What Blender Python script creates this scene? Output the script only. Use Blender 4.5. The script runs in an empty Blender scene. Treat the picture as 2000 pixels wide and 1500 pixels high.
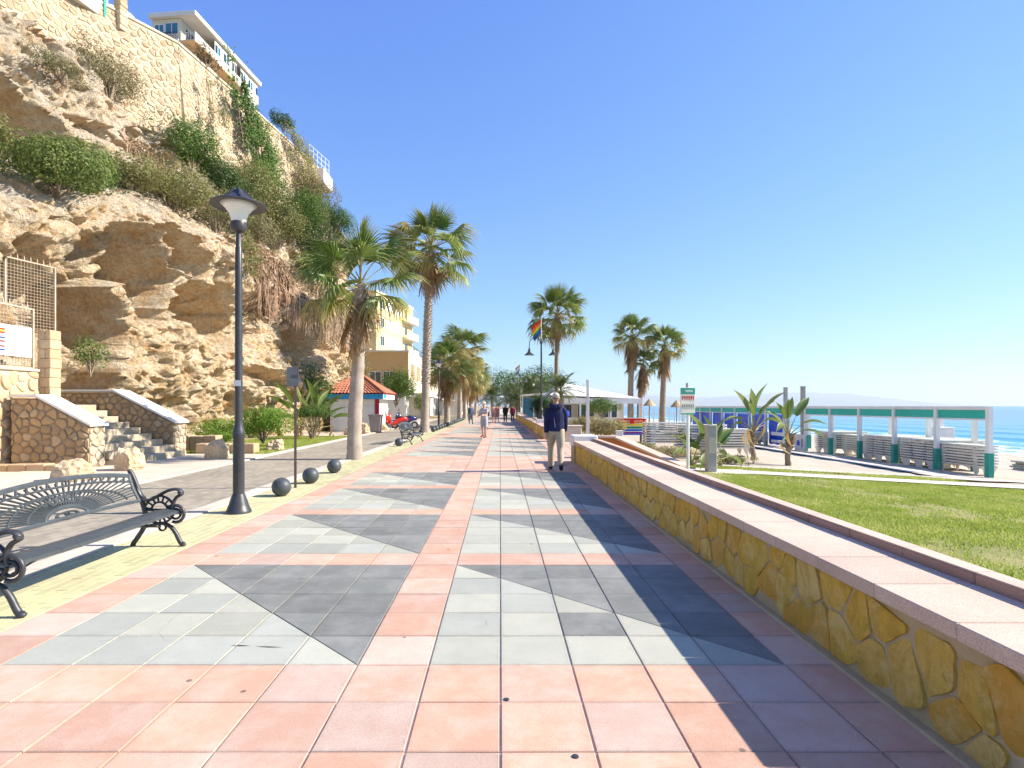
import bpy, bmesh, math, random
import numpy as np
from mathutils import Vector, Matrix, Euler
R = math.radians
scene = bpy.context.scene
COL = scene.collection

# ---------------------------------------------------------------- camera
cam_d = bpy.data.cameras.new('camera')
cam = bpy.data.objects.new('camera', cam_d)
COL.objects.link(cam)
cam.location = (0, 0, 1.45)
cam.rotation_euler = (R(90), 0, 0)
cam_d.sensor_width = 36
cam_d.lens = 19.94
cam_d.shift_x = 0.0115
cam_d.shift_y = 0.0215
cam_d.clip_start = 0.05
cam_d.clip_end = 80000
scene.camera = cam

# ---------------------------------------------------------------- sky and sun
world = bpy.data.worlds.new('World')
scene.world = world
world.use_nodes = True
wn = world.node_tree.nodes
wl = world.node_tree.links
wn.clear()
sky = wn.new('ShaderNodeTexSky')
sky.sky_type = 'NISHITA'
sky.sun_disc = False
sky.sun_elevation = R(35.8)
sky.sun_rotation = R(88)
sky.altitude = 0
sky.air_density = 1.0
sky.dust_density = 0.0
sky.ozone_density = 6.0
bg = wn.new('ShaderNodeBackground')
bg.inputs['Strength'].default_value = 0.140
wo = wn.new('ShaderNodeOutputWorld')
# film-like roll-off of the very bright horizon, the same in every direction
va = wn.new('ShaderNodeVectorMath'); va.operation = 'MULTIPLY'; va.inputs[1].default_value = (.74, .89, 3.45)
vb = wn.new('ShaderNodeVectorMath'); vb.operation = 'MULTIPLY_ADD'; vb.inputs[1].default_value = (.10, .10, .80); vb.inputs[2].default_value = (1, 1, 1)
vd = wn.new('ShaderNodeVectorMath'); vd.operation = 'DIVIDE'
wl.new(sky.outputs[0], va.inputs[0]); wl.new(sky.outputs[0], vb.inputs[0]); wl.new(va.outputs[0], vd.inputs[0]); wl.new(vb.outputs[0], vd.inputs[1])
wl.new(vd.outputs[0], bg.inputs[0])
wl.new(bg.outputs[0], wo.inputs[0])

sun_d = bpy.data.lights.new('sun', 'SUN')
sun_d.energy = 4.9
sun_d.angle = R(0.53)
sun_d.color = (1.0, 0.93, 0.82)
sun = bpy.data.objects.new('sun', sun_d)
COL.objects.link(sun)
sun.location = (60, 3, 45)
sun.rotation_euler = Vector((-1.386, -0.05, -1.0)).to_track_quat('-Z', 'Y').to_euler()

scene.view_settings.view_transform = 'Standard'
scene.view_settings.look = 'None'
scene.view_settings.gamma = 1.0
scene.view_settings.use_curve_mapping = False
scene.view_settings.exposure = 1.10
scene.cycles.max_bounces = 8
scene.cycles.volume_bounces = 0
scene.cycles.transparent_max_bounces = 12

# ---------------------------------------------------------------- helpers
rng = np.random.default_rng(7)
random.seed(7)

def tag(o, label=None, cat=None, group=None, kind=None):
    if label: o['label'] = label
    if cat: o['category'] = cat
    if group: o['group'] = group
    if kind: o['kind'] = kind
    return o

def link(o, parent=None):
    COL.objects.link(o)
    if parent is not None: o.parent = parent
    return o

def thing(name, label, cat, loc=(0, 0, 0), rz=0.0, group=None):
    o = bpy.data.objects.new(name, None)
    o.empty_display_size = 0.2
    o.location = loc
    o.rotation_euler = (0, 0, rz)
    link(o)
    return tag(o, label, cat, group)

def inst(name, me, parent=None, loc=(0, 0, 0), rot=(0, 0, 0), sc=(1, 1, 1)):
    o = bpy.data.objects.new(name, me)
    o.location = loc; o.rotation_euler = rot; o.scale = sc
    return link(o, parent)

def copy_tree(o, parent=None):
    c = o.copy(); COL.objects.link(c); c.parent = parent
    for ch in o.children: copy_tree(ch, c)
    return c

def mesh_np(name, verts, faces, mat=None, smooth=False):
    """faces: (n,k) int array of equal-size polygons"""
    verts = np.asarray(verts, dtype=np.float32); faces = np.asarray(faces, dtype=np.int32)
    me = bpy.data.meshes.new(name)
    n, k = faces.shape
    me.vertices.add(len(verts)); me.vertices.foreach_set('co', verts.ravel())
    me.loops.add(n * k); me.loops.foreach_set('vertex_index', faces.ravel())
    me.polygons.add(n); me.polygons.foreach_set('loop_start', np.arange(0, n * k, k, dtype=np.int32))
    me.polygons.foreach_set('loop_total', np.full(n, k, dtype=np.int32))
    if smooth: me.polygons.foreach_set('use_smooth', np.ones(n, dtype=bool))
    me.update(calc_edges=True)
    if mat: me.materials.append(mat)
    return me

class MB:
    """collects geometry, builds one mesh"""
    def __init__(s): s.v = []; s.f = []; s.m = []; s.mi = 0
    def add(s, vs, fs):
        b = len(s.v); s.v.extend([tuple(v) for v in vs])
        for f in fs: s.f.append([i + b for i in f]); s.m.append(s.mi)
        return s
    def box(s, x0, x1, y0, y1, z0, z1, bev=0.0):
        if bev <= 0:
            vs = [(x0,y0,z0),(x1,y0,z0),(x1,y1,z0),(x0,y1,z0),(x0,y0,z1),(x1,y0,z1),(x1,y1,z1),(x0,y1,z1)]
            return s.add(vs, [(0,3,2,1),(4,5,6,7),(0,1,5,4),(1,2,6,5),(2,3,7,6),(3,0,4,7)])
        b = bev; vs = []
        def ring(z, i):
            return [(x0+i,y0+b if i==0 else y0+i,z)]
        # chamfered in plan and at the top/bottom
        def oct_(z, e):
            X0, X1, Y0, Y1 = x0+e, x1-e, y0+e, y1-e; c = b
            return [(X0+c,Y0,z),(X1-c,Y0,z),(X1,Y0+c,z),(X1,Y1-c,z),(X1-c,Y1,z),(X0+c,Y1,z),(X0,Y1-c,z),(X0,Y0+c,z)]
        for z, e in ((z0, b), (z0+b, 0), (z1-b, 0), (z1, b)): vs += oct_(z, e*0.7)
        fs = [tuple(range(7, -1, -1)), tuple(range(24, 32))]
        for k in range(3):
            for i in range(8):
                j = (i+1) % 8
                fs.append((k*8+i, k*8+j, (k+1)*8+j, (k+1)*8+i))
        return s.add(vs, fs)
    def obox(s, c, ux, uy, uz, hx, hy, hz):
        c = Vector(c); ux, uy, uz = Vector(ux), Vector(uy), Vector(uz)
        vs = [c + ux*hx*a + uy*hy*b + uz*hz*d for d in (-1, 1) for (a, b) in ((-1,-1),(1,-1),(1,1),(-1,1))]
        return s.add(vs, [(0,3,2,1),(4,5,6,7),(0,1,5,4),(1,2,6,5),(2,3,7,6),(3,0,4,7)])
    def bar(s, a, b, w, h=None, up=(0, 0, 1)):
        a, b = Vector(a), Vector(b); d = (b-a); L = d.length; d.normalize()
        u = Vector(up)
        if abs(d.dot(u)) > .98: u = Vector((1, 0, 0))
        sd = d.cross(u).normalized(); u2 = sd.cross(d)
        return s.obox((a+b)/2, d, sd, u2, L/2, w/2, (h or w)/2)
    def tube(s, pts, rad, n=8, cap=True, flat=None):
        """sweep; rad scalar, list of scalars, or list of (rx, ry); flat = reference side vector"""
        pts = [Vector(p) for p in pts]; m = len(pts)
        if not hasattr(rad, '__len__'): rad = [rad]*m
        vs = []; prev = None
        for i, p in enumerate(pts):
            t = (pts[min(i+1, m-1)] - pts[max(i-1, 0)])
            if t.length < 1e-9: t = Vector((0, 0, 1))
            t.normalize()
            if flat is not None: ref = Vector(flat)
            elif prev is None: ref = Vector((0, 1, 0)) if abs(t.y) < .9 else Vector((1, 0, 0))
            else: ref = prev
            a = ref - t*ref.dot(t)
            if a.length < 1e-6: a = t.orthogonal()
            a.normalize(); prev = a
            b = t.cross(a)
            r = rad[i]; rx, ry = (r if hasattr(r, '__len__') else (r, r))
            for k in range(n):
                an = 2*math.pi*k/n
                vs.append(p + a*(rx*math.cos(an)) + b*(ry*math.sin(an)))
        fs = []
        for i in range(m-1):
            for k in range(n):
                j = (k+1) % n
                fs.append((i*n+k, i*n+j, (i+1)*n+j, (i+1)*n+k))
        if cap:
            fs.append(tuple(range(n-1, -1, -1))); fs.append(tuple(range((m-1)*n, m*n)))
        return s.add(vs, fs)
    def lathe(s, prof, n=24, c=(0, 0, 0)):
        vs = []; fs = []
        for (r, z) in prof:
            for k in range(n):
                a = 2*math.pi*k/n
                vs.append((c[0]+r*math.cos(a), c[1]+r*math.sin(a), c[2]+z))
        for i in range(len(prof)-1):
            for k in range(n):
                j = (k+1) % n
                fs.append((i*n+k, i*n+j, (i+1)*n+j, (i+1)*n+k))
        fs.append(tuple(range(n-1, -1, -1))); fs.append(tuple(range((len(prof)-1)*n, len(prof)*n)))
        return s.add(vs, fs)
    def ell(s, c, r, n=14, m=9, rot=None):
        vs = []; fs = []
        for i in range(m+1):
            th = math.pi*i/m
            for k in range(n):
                a = 2*math.pi*k/n
                v = Vector((r[0]*math.sin(th)*math.cos(a), r[1]*math.sin(th)*math.sin(a), -r[2]*math.cos(th)))
                if rot is not None: v = rot @ v
                vs.append(Vector(c)+v)
        for i in range(m):
            for k in range(n):
                j = (k+1) % n
                fs.append((i*n+k, i*n+j, (i+1)*n+j, (i+1)*n+k))
        return s.add(vs, fs)
    def prism(s, poly, ext, off=(0, 0, 0)):
        """poly = list of 3D points, ext = extrusion vector"""
        e = Vector(ext); n = len(poly)
        vs = [Vector(p) for p in poly] + [Vector(p)+e for p in poly]
        fs = [tuple(range(n-1, -1, -1)), tuple(range(n, 2*n))]
        for i in range(n):
            j = (i+1) % n
            fs.append((i, j, n+j, n+i))
        return s.add(vs, fs)
    def mesh(s, name, mats=None, smooth=False, angle=None):
        me = bpy.data.meshes.new(name)
        me.from_pydata(s.v, [], s.f)
        if mats is not None:
            for m in (mats if isinstance(mats, (list, tuple)) else [mats]): me.materials.append(m)
        if any(s.m): me.polygons.foreach_set('material_index', s.m)
        bm = bmesh.new(); bm.from_mesh(me)
        bmesh.ops.recalc_face_normals(bm, faces=bm.faces)
        bm.to_mesh(me); bm.free()
        if smooth:
            me.polygons.foreach_set('use_smooth', [True]*len(me.polygons))
            if angle: me.set_sharp_from_angle(angle=R(angle))
        me.update()
        return me
    def build(s, name, mats=None, parent=None, smooth=False, angle=None, loc=(0,0,0), rot=(0,0,0)):
        return inst(name, s.mesh(name, mats, smooth, angle), parent, loc, rot)

def catmull(pts, sub=5):
    P = [Vector(p) for p in pts]; out = []
    for i in range(len(P)-1):
        p0 = P[max(i-1, 0)]; p1 = P[i]; p2 = P[i+1]; p3 = P[min(i+2, len(P)-1)]
        for k in range(sub):
            t = k/sub
            out.append(0.5*((2*p1)+(p2-p0)*t+(2*p0-5*p1+4*p2-p3)*t*t+(3*p1-p0-3*p2+p3)*t**3))
    out.append(P[-1])
    return out

# ---- numpy noise
def _h(ix, iy, iz, seed=0):
    n = (ix*73856093) ^ (iy*19349663) ^ (iz*83492791) ^ (seed*2654435761)
    n = n & 0xffffffff
    n = ((n ^ (n >> 15))*2246822519) & 0xffffffff
    n = ((n ^ (n >> 13))*3266489917) & 0xffffffff
    n = n ^ (n >> 16)
    return n.astype(np.float64)/4294967295.0
def worley_id(x, y, seed=0):
    ix, iy = np.floor(x).astype(np.int64), np.floor(y).astype(np.int64); z0 = np.zeros_like(ix)
    best = np.full(x.shape, 9.0); sec = np.full(x.shape, 9.0); hid = np.zeros_like(x)
    for a in (-1, 0, 1):
        for b in (-1, 0, 1):
            jx, jy = ix+a, iy+b
            d = np.sqrt((jx+_h(jx, jy, z0, seed)-x)**2+(jy+_h(jx, jy, z0, seed+1)-y)**2)
            m = d < best
            sec = np.where(m, best, np.minimum(sec, d)); hid = np.where(m, _h(jx, jy, z0, seed+7), hid); best = np.minimum(best, d)
    return best, sec, hid
def vnoise(x, y, z, seed=0):
    ix, iy, iz = np.floor(x).astype(np.int64), np.floor(y).astype(np.int64), np.floor(z).astype(np.int64)
    fx, fy, fz = x-ix, y-iy, z-iz
    u, v, w = [f*f*f*(f*(f*6-15)+10) for f in (fx, fy, fz)]
    def c(a, b, d): return _h(ix+a, iy+b, iz+d, seed)
    x00 = c(0,0,0)*(1-u)+c(1,0,0)*u; x10 = c(0,1,0)*(1-u)+c(1,1,0)*u
    x01 = c(0,0,1)*(1-u)+c(1,0,1)*u; x11 = c(0,1,1)*(1-u)+c(1,1,1)*u
    return ((x00*(1-v)+x10*v)*(1-w)+(x01*(1-v)+x11*v)*w)*2-1
def fbm(x, y, z, o=4, seed=0):
    t = np.zeros_like(x); a = 1.0; s = 0
    for i in range(o):
        t += a*vnoise(x, y, z, seed+i); s += a; a *= .5; x = x*2.03+7.1; y = y*2.03+3.3; z = z*2.03+1.7
    return t/s
def ridged(x, y, z, o=4, seed=0):
    t = np.zeros_like(x); a = 1.0; s = 0
    for i in range(o):
        t += a*(1-2*np.abs(vnoise(x, y, z, seed+i))); s += a; a *= .5; x = x*2.03+7.1; y = y*2.03+3.3; z = z*2.03+1.7
    return t/s
def worley(x, y, z, seed=0):
    ix, iy, iz = np.floor(x).astype(np.int64), np.floor(y).astype(np.int64), np.floor(z).astype(np.int64)
    best = np.full(x.shape, 9.0); sec = np.full(x.shape, 9.0)
    for a in (-1, 0, 1):
        for b in (-1, 0, 1):
            for c in (-1, 0, 1):
                jx, jy, jz = ix+a, iy+b, iz+c
                d = np.sqrt((jx+_h(jx,jy,jz,seed)-x)**2+(jy+_h(jx,jy,jz,seed+1)-y)**2+(jz+_h(jx,jy,jz,seed+2)-z)**2)
                sec = np.where(d < best, best, np.minimum(sec, d)); best = np.minimum(best, d)
    return best, sec

# ---------------------------------------------------------------- materials
def srgb(r, g, b):
    f = lambda c: (c/255/12.92) if c/255 <= .04045 else ((c/255+.055)/1.055)**2.4
    return (f(r), f(g), f(b))
class NT:
    def __init__(s, name):
        s.mat = bpy.data.materials.new(name); s.mat.use_nodes = True
        s.t = s.mat.node_tree; s.t.nodes.clear()
        s.out = s.t.nodes.new('ShaderNodeOutputMaterial')
        s.geo = s.t.nodes.new('ShaderNodeNewGeometry')
        s.oi = s.t.nodes.new('ShaderNodeObjectInfo')
    def n(s, typ, **kw):
        x = s.t.nodes.new(typ)
        for k, v in kw.items(): setattr(x, k, v)
        return x
    def l(s, a, b): s.t.links.new(a, b)
    def val(s, sock, v):
        if hasattr(v, 'is_output') or isinstance(v, bpy.types.NodeSocket): s.l(v, sock)
        else: sock.default_value = v
    def pos(s, scale=(1, 1, 1), obj=False):
        if obj:
            tc = s.n('ShaderNodeTexCoord'); src = tc.outputs['Object']
        else: src = s.geo.outputs['Position']
        m = s.n('ShaderNodeMapping'); m.inputs['Scale'].default_value = scale
        s.l(src, m.inputs['Vector']); return m.outputs[0]
    def noise(s, scale, detail=4, rough=.55, vec=None, dist=0):
        x = s.n('ShaderNodeTexNoise'); x.inputs['Scale'].default_value = scale
        x.inputs['Detail'].default_value = detail; x.inputs['Roughness'].default_value = rough
        x.inputs['Distortion'].default_value = dist
        s.l(vec if vec is not None else s.geo.outputs['Position'], x.inputs['Vector'])
        return x.outputs['Fac']
    def math(s, op, a, b=0.0, c=None, clamp=False):
        x = s.n('ShaderNodeMath', operation=op, use_clamp=clamp)
        s.val(x.inputs[0], a); s.val(x.inputs[1], b)
        if c is not None: s.val(x.inputs[2], c)
        return x.outputs[0]
    def ramp(s, fac, stops, interp='LINEAR'):
        x = s.n('ShaderNodeValToRGB'); x.color_ramp.interpolation = interp
        e = x.color_ramp.elements
        while len(e) < len(stops): e.new(0.5)
        for i, (p, c) in enumerate(stops):
            e[i].position = p
            e[i].color = (c, c, c, 1) if not hasattr(c, '__len__') else (*c[:3], 1)
        s.l(fac, x.inputs[0]); return x.outputs[0]
    def mix(s, fac, a, b, blend='MIX'):
        x = s.n('ShaderNodeMix', data_type='RGBA', blend_type=blend)
        s.val(x.inputs[0], fac)
        for k, v in ((6, a), (7, b)):
            if isinstance(v, bpy.types.NodeSocket): s.l(v, x.inputs[k])
            else: x.inputs[k].default_value = (*v[:3], 1)
        return x.outputs[2]
    def rnd(s):
        """one random number per separate piece, whether an object or an island"""
        a = s.math('ADD', s.math('MULTIPLY', s.geo.outputs['Random Per Island'], 7.31), s.math('MULTIPLY', s.oi.outputs['Random'], 5.77))
        return s.math('FRACT', a)
    def sepz(s, sock, i):
        x = s.n('ShaderNodeSeparateXYZ'); s.l(sock, x.inputs[0]); return x.outputs[i]
    def bump(s, h, strength=.3, dist=.02, normal=None):
        x = s.n('ShaderNodeBump'); x.inputs['Strength'].default_value = strength; x.inputs['Distance'].default_value = dist
        s.l(h, x.inputs['Height'])
        if normal is not None: s.l(normal, x.inputs['Normal'])
        return x.outputs[0]
    def pbr(s, color, rough=.7, normal=None, metal=0.0, spec=.4, **kw):
        b = s.n('ShaderNodeBsdfPrincipled')
        if isinstance(color, bpy.types.NodeSocket): s.l(color, b.inputs['Base Color'])
        else: b.inputs['Base Color'].default_value = (*color[:3], 1)
        s.val(b.inputs['Roughness'], rough); b.inputs['Metallic'].default_value = metal
        b.inputs['Specular IOR Level'].default_value = spec
        if normal is not None: s.l(normal, b.inputs['Normal'])
        for k, v in kw.items(): s.val(b.inputs[k], v)
        s.l(b.outputs[0], s.out.inputs[0]); return s.mat

def MAT(name, c, c2=None, scale=3.0, rough=.75, bump=.25, bscale=60.0, bdist=.01, var=.12, spec=.3, metal=0.0, detail=5, obj=False, speckle=0.0):
    """generic worn surface: two tones mixed by noise, a little variation from piece to piece, fine relief"""
    t = NT(name)
    if c2 is None: c2 = tuple(x*.78 for x in c)
    vec = t.pos(obj=obj)
    f = t.ramp(t.noise(scale, detail, .6, vec), [(.34, 0), (.68, 1)])
    col = t.mix(f, c, c2)
    if var:
        v = t.math('MULTIPLY_ADD', t.rnd(), 2*var, 1-var)
        col = t.mix(1.0, col, t.ramp(v, [(0, 0), (1, 1)]), 'MULTIPLY') if False else _scale(t, col, v)
    if speckle:
        sp = t.noise(bscale*2.2, 2, .5, vec)
        col = _scale(t, col, t.math('MULTIPLY_ADD', t.ramp(sp, [(.3, 0), (.7, 1)]), 2*speckle, 1-speckle))
    nrm = None
    if bump: nrm = t.bump(t.noise(bscale, 4, .6, vec), bump, bdist)
    return t.pbr(col, rough, nrm, metal, spec)
def _scale(t, col, v):
    x = t.n('ShaderNodeVectorMath', operation='SCALE'); t.l(col, x.inputs[0]); t.val(x.inputs['Scale'], v); return x.outputs[0]

def LEAF(name, cols, trans=.3, rough=.55, patch=.0):
    """foliage: tone per leaf plus clump tone, light passing through"""
    t = NT(name)
    r = t.rnd()
    stops = [(i/(len(cols)-1), c) for i, c in enumerate(cols)]
    big = t.noise(1.3, 3, .6)
    f = t.math('ADD', t.math('MULTIPLY', r, .6), t.math('MULTIPLY', t.ramp(big, [(.3, 0), (.7, 1)]), .4))
    col = t.ramp(f, stops)
    b = t.n('ShaderNodeBsdfPrincipled'); t.l(col, b.inputs['Base Color']); b.inputs['Roughness'].default_value = rough
    b.inputs['Specular IOR Level'].default_value = .3
    tr = t.n('ShaderNodeBsdfTranslucent'); t.l(_scale(t, col, 1.25), tr.inputs[0])
    mx = t.n('ShaderNodeMixShader'); mx.inputs[0].default_value = trans
    t.l(b.outputs[0], mx.inputs[1]); t.l(tr.outputs[0], mx.inputs[2]); t.l(mx.outputs[0], t.out.inputs[0])
    return t.mat

M = {}
def tile_mat(name, c, c2, pale):
    t = NT(name)
    vec = t.pos()
    f = t.ramp(t.noise(1.1, 5, .62, vec), [(.36, 0), (.66, 1)])
    col = t.mix(f, c, c2)
    blot = t.ramp(t.noise(3.6, 7, .72, vec), [(.42, 0), (.66, 1)])
    col = t.mix(t.math('MULTIPLY', blot, .75), col, pale)
    v = t.math('MULTIPLY_ADD', t.rnd(), .26, .86)
    col = _scale(t, col, v)
    sp = t.ramp(t.noise(170, 2, .5, vec), [(.3, 0), (.7, 1)])
    col = _scale(t, col, t.math('MULTIPLY_ADD', sp, .26, .87))
    st = t.ramp(t.noise(2.3, 6, .75, t.pos((1, .35, 1))), [(.62, 0), (.72, 1)])
    col = t.mix(t.math('MULTIPLY', st, .22), col, (.12, .10, .09))
    vo = t.n('ShaderNodeTexVoronoi'); vo.inputs['Scale'].default_value = 2.6; t.l(vec, vo.inputs['Vector'])
    gum = t.ramp(t.math('SUBTRACT', vo.outputs['Distance'], t.math('MULTIPLY', t.sepz(vo.outputs['Color'], 0), .055)), [(.0, 1), (.012, 0)])
    col = t.mix(t.math('MULTIPLY', gum, .7), col, (.06, .05, .045))
    v2 = t.n('ShaderNodeTexVoronoi'); v2.feature = 'DISTANCE_TO_EDGE'; v2.inputs['Scale'].default_value = .75
    wz = t.n('ShaderNodeVectorMath', operation='ADD'); nz = t.n('ShaderNodeTexNoise'); nz.inputs['Scale'].default_value = 3.0; nz.inputs['Detail'].default_value = 5
    t.l(vec, nz.inputs['Vector']); sn = t.n('ShaderNodeVectorMath', operation='SCALE'); sn.inputs['Scale'].default_value = .12; t.l(nz.outputs['Color'], sn.inputs[0]); t.l(sn.outputs[0], wz.inputs[0]); t.l(vec, wz.inputs[1]); t.l(wz.outputs[0], v2.inputs['Vector'])
    ck = t.math('MULTIPLY', t.ramp(v2.outputs['Distance'], [(.0, 1), (.003, 0)]), t.ramp(t.noise(1.4, 3, .5, t.pos((1.3, .7, 1))), [(.57, 0), (.62, 1)]))
    col = t.mix(t.math('MULTIPLY', ck, .45), col, (.07, .055, .05))
    # dirt gathered along the joints, broken up by noise
    ex = t.math('FRACT', t.math('MULTIPLY_ADD', t.sepz(vec, 0), 2.5, 40.0)); ey = t.math('FRACT', t.math('MULTIPLY_ADD', t.sepz(vec, 1), 2.5, 40.0-7.95))
    ed = t.math('MINIMUM', t.math('MINIMUM', ex, t.math('SUBTRACT', 1.0, ex)), t.math('MINIMUM', ey, t.math('SUBTRACT', 1.0, ey)))
    ed = t.math('ADD', ed, t.math('MULTIPLY_ADD', t.noise(14, 6, .75, vec), .26, -.13))
    col = t.mix(t.math('MULTIPLY', t.ramp(ed, [(.0, 1), (.07, 0)]), .20), col, (.20, .15, .12))
    h = t.noise(210, 3, .6, vec)
    n = t.bump(h, .35, .006)
    return t.pbr(col, .78, n, spec=.25)
M['tile_pink'] = tile_mat('tile_pink', (.53, .315, .225), (.54, .345, .255), (.60, .44, .35))
M['tile_salmon'] = tile_mat('tile_salmon', (.55, .32, .215), (.54, .32, .225), (.60, .43, .33))
M['tile_pale'] = tile_mat('tile_pale', (.53, .38, .30), (.52, .355, .28), (.58, .46, .38))
M['tile_grey'] = tile_mat('tile_grey', (.41, .405, .325), (.385, .385, .315), (.46, .445, .365))
M['tile_blue'] = tile_mat('tile_blue', (.345, .35, .30), (.37, .375, .315), (.41, .41, .35))
M['tile_dark'] = tile_mat('tile_dark', (.165, .17, .155), (.20, .203, .185), (.27, .265, .24))
M['grout'] = MAT('grout', (.70, .63, .53), (.46, .41, .35), 3, .9, .3, 90, .004)
M['green_paver'] = MAT('green_paver', (.50, .49, .27), (.46, .40, .24), 2.2, .85, .3, 120, .004, .10, speckle=.06)
M['lane_paver'] = MAT('lane_paver', (.36, .31, .235), (.29, .25, .195), .7, .85, .3, 110, .004, .14, speckle=.08)
M['lane_bed'] = MAT('lane_bed', (.20, .17, .13), None, 2, .9)
M['concrete'] = MAT('concrete', (.62, .53, .42), (.52, .43, .33), .8, .85, .25, 70, .006, .08, speckle=.06)
M['kerb'] = MAT('kerb', (.62, .545, .44), (.48, .42, .34), 2.5, .85, .3, 80, .005, .10)
M['cap_pink'] = MAT('cap_pink', (.60, .455, .355), (.53, .375, .285), 1.4, .72, .3, 75, .004, .09, speckle=.22)
M['riser_shaded_pink'] = MAT('riser_shaded_pink', (.42, .255, .195), (.36, .21, .16), 1.6, .75, .3, 75, .004, .10, speckle=.2)  # darker than the cap: shade of the riser face put into the colour
M['mortar_tan'] = MAT('mortar_tan', (.50, .40, .24), (.42, .32, .18), 5, .95, .6, 70, .012, .05)
def ochre():
    t = NT('ochre_stone')
    v = t.rnd()
    base = t.ramp(v, [(0, (.86, .50, .07)), (.35, (.80, .50, .09)), (.6, (.86, .62, .18)), (.85, (.76, .38, .06)), (1, (.80, .60, .22))])
    g = t.ramp(t.noise(7, 8, .75, t.pos((1, 1, .6)), 1.2), [(.42, 0), (.62, 1)])
    col = t.mix(t.math('MULTIPLY', g, .75), base, (.55, .34, .05))
    g2 = t.ramp(t.noise(5, 7, .75, None, .8), [(.50, 0), (.64, 1)])
    col = t.mix(t.math('MULTIPLY', g2, .7), col, (.84, .62, .24))
    g3 = t.ramp(t.noise(11, 7, .75), [(.58, 0), (.68, 1)])
    col = t.mix(t.math('MULTIPLY', g3, .6), col, (.42, .20, .03))
    n = t.bump(t.math('ADD', t.noise(14, 8, .72), t.math('MULTIPLY', t.noise(60, 5, .7), .3)), .9, .035)
    return t.pbr(col, .8, n, spec=.25)
M['ochre'] = ochre()
M['soil'] = MAT('soil', (.36, .28, .185), (.27, .20, .13), .8, .95, .6, 25, .03, 0)
M['black_iron'] = MAT('black_iron', (.030, .031, .036), (.045, .045, .05), 9, .42, .15, 120, .003, .05, .5)
M['grey_iron'] = MAT('grey_iron', (.062, .074, .082), (.046, .054, .060), 10, .5, .2, 140, .003, .06, .45)
M['white_paint'] = MAT('white_paint', (.80, .80, .78), (.70, .69, .66), 2.5, .55, .1, 60, .003, .04)
M['white_wall'] = MAT('white_wall', (.80, .78, .74), (.72, .70, .65), .9, .8, .2, 40, .006, .03)
M['green_paint'] = MAT('green_paint', (.025, .33, .25), (.03, .27, .21), 4, .5, .1, 60, .003, .05)
M['dark_glass'] = NT('dark_glass').pbr((.02, .035, .05), .08, spec=.7)
M['blue_glass'] = NT('blue_glass').pbr((.04, .15, .22), .08, spec=.8)
M['grey_post'] = MAT('grey_post', (.42, .40, .36), (.34, .33, .29), 4, .85, .3, 60, .006, .05)
M['boulder'] = MAT('boulder', (.58, .46, .31), (.45, .31, .18), 3.5, .9, .8, 22, .04, .05)
# ================================================================ THE SETTING
def gz(x):
    """height of the land: level on the promenade, falling gently to the beach and the sea"""
    x = np.asarray(x, dtype=float)
    return -0.055*np.clip(x-2.4, 0, None)
SEA = -1.75

def ground_mat():
    t = NT('ground_soil_and_sand')
    px = t.sepz(t.geo.outputs['Position'], 0)
    wob = t.math('MULTIPLY_ADD', t.noise(.35, 4), 5.0, -2.5)
    sandf = t.ramp(t.math('MULTIPLY_ADD', t.math('ADD', px, wob), .1, -.35, clamp=True), [(0, 0), (.6, 1)])
    soil = t.mix(t.ramp(t.noise(1.2, 6, .65), [(.35, 0), (.65, 1)]), (.42, .345, .235), (.33, .25, .16))
    sand = t.mix(t.ramp(t.noise(.9, 6, .7), [(.35, 0), (.68, 1)]), (.56, .485, .385), (.44, .37, .29))
    wet = t.ramp(t.math('MULTIPLY_ADD', t.math('ADD', px, t.math('MULTIPLY', wob, .4)), .1, -3.1, clamp=True), [(0, 0), (.35, 1)])
    sand = t.mix(t.math('MULTIPLY', wet, .6), sand, (.24, .19, .14))
    col = t.mix(sandf, soil, sand)
    h = t.math('ADD', t.noise(6, 5, .7), t.math('MULTIPLY', t.noise(40, 3), .3))
    return t.pbr(col, .95, t.bump(h, .8, .06), spec=.15)
M['ground'] = ground_mat()
xs = np.unique(np.concatenate([[-6000, -2000, -600, -200, -80, -40], np.linspace(-30, 2.4, 30), np.linspace(2.4, 45, 130), [50, 60, 70]]))
ys = np.unique(np.concatenate([[-300, -100, -40], np.linspace(-15, 60, 150), np.linspace(62, 200, 40), [300, 600, 1500, 4000, 9000]]))
GX, GY = np.meshgrid(xs, ys)
GZ = gz(GX) - 0.05
beach = np.clip((GX-7)/6, 0, 1)*np.clip((60-GX)/20, 0, 1)
GZ = GZ + beach*(.05*fbm(GX*.5, GY*.5, GX*0, 4, 3)+.03*fbm(GX*1.7, GY*1.7, GX*0, 2, 5))
ny, nx = GX.shape
idx = np.arange(nx*ny).reshape(ny, nx)
F = np.stack([idx[:-1, :-1], idx[:-1, 1:], idx[1:, 1:], idx[1:, :-1]], -1).reshape(-1, 4)
tag(inst('ground', mesh_np('ground', np.stack([GX, GY, GZ], -1).reshape(-1, 3), F, M['ground'], True)), kind='structure')

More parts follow.
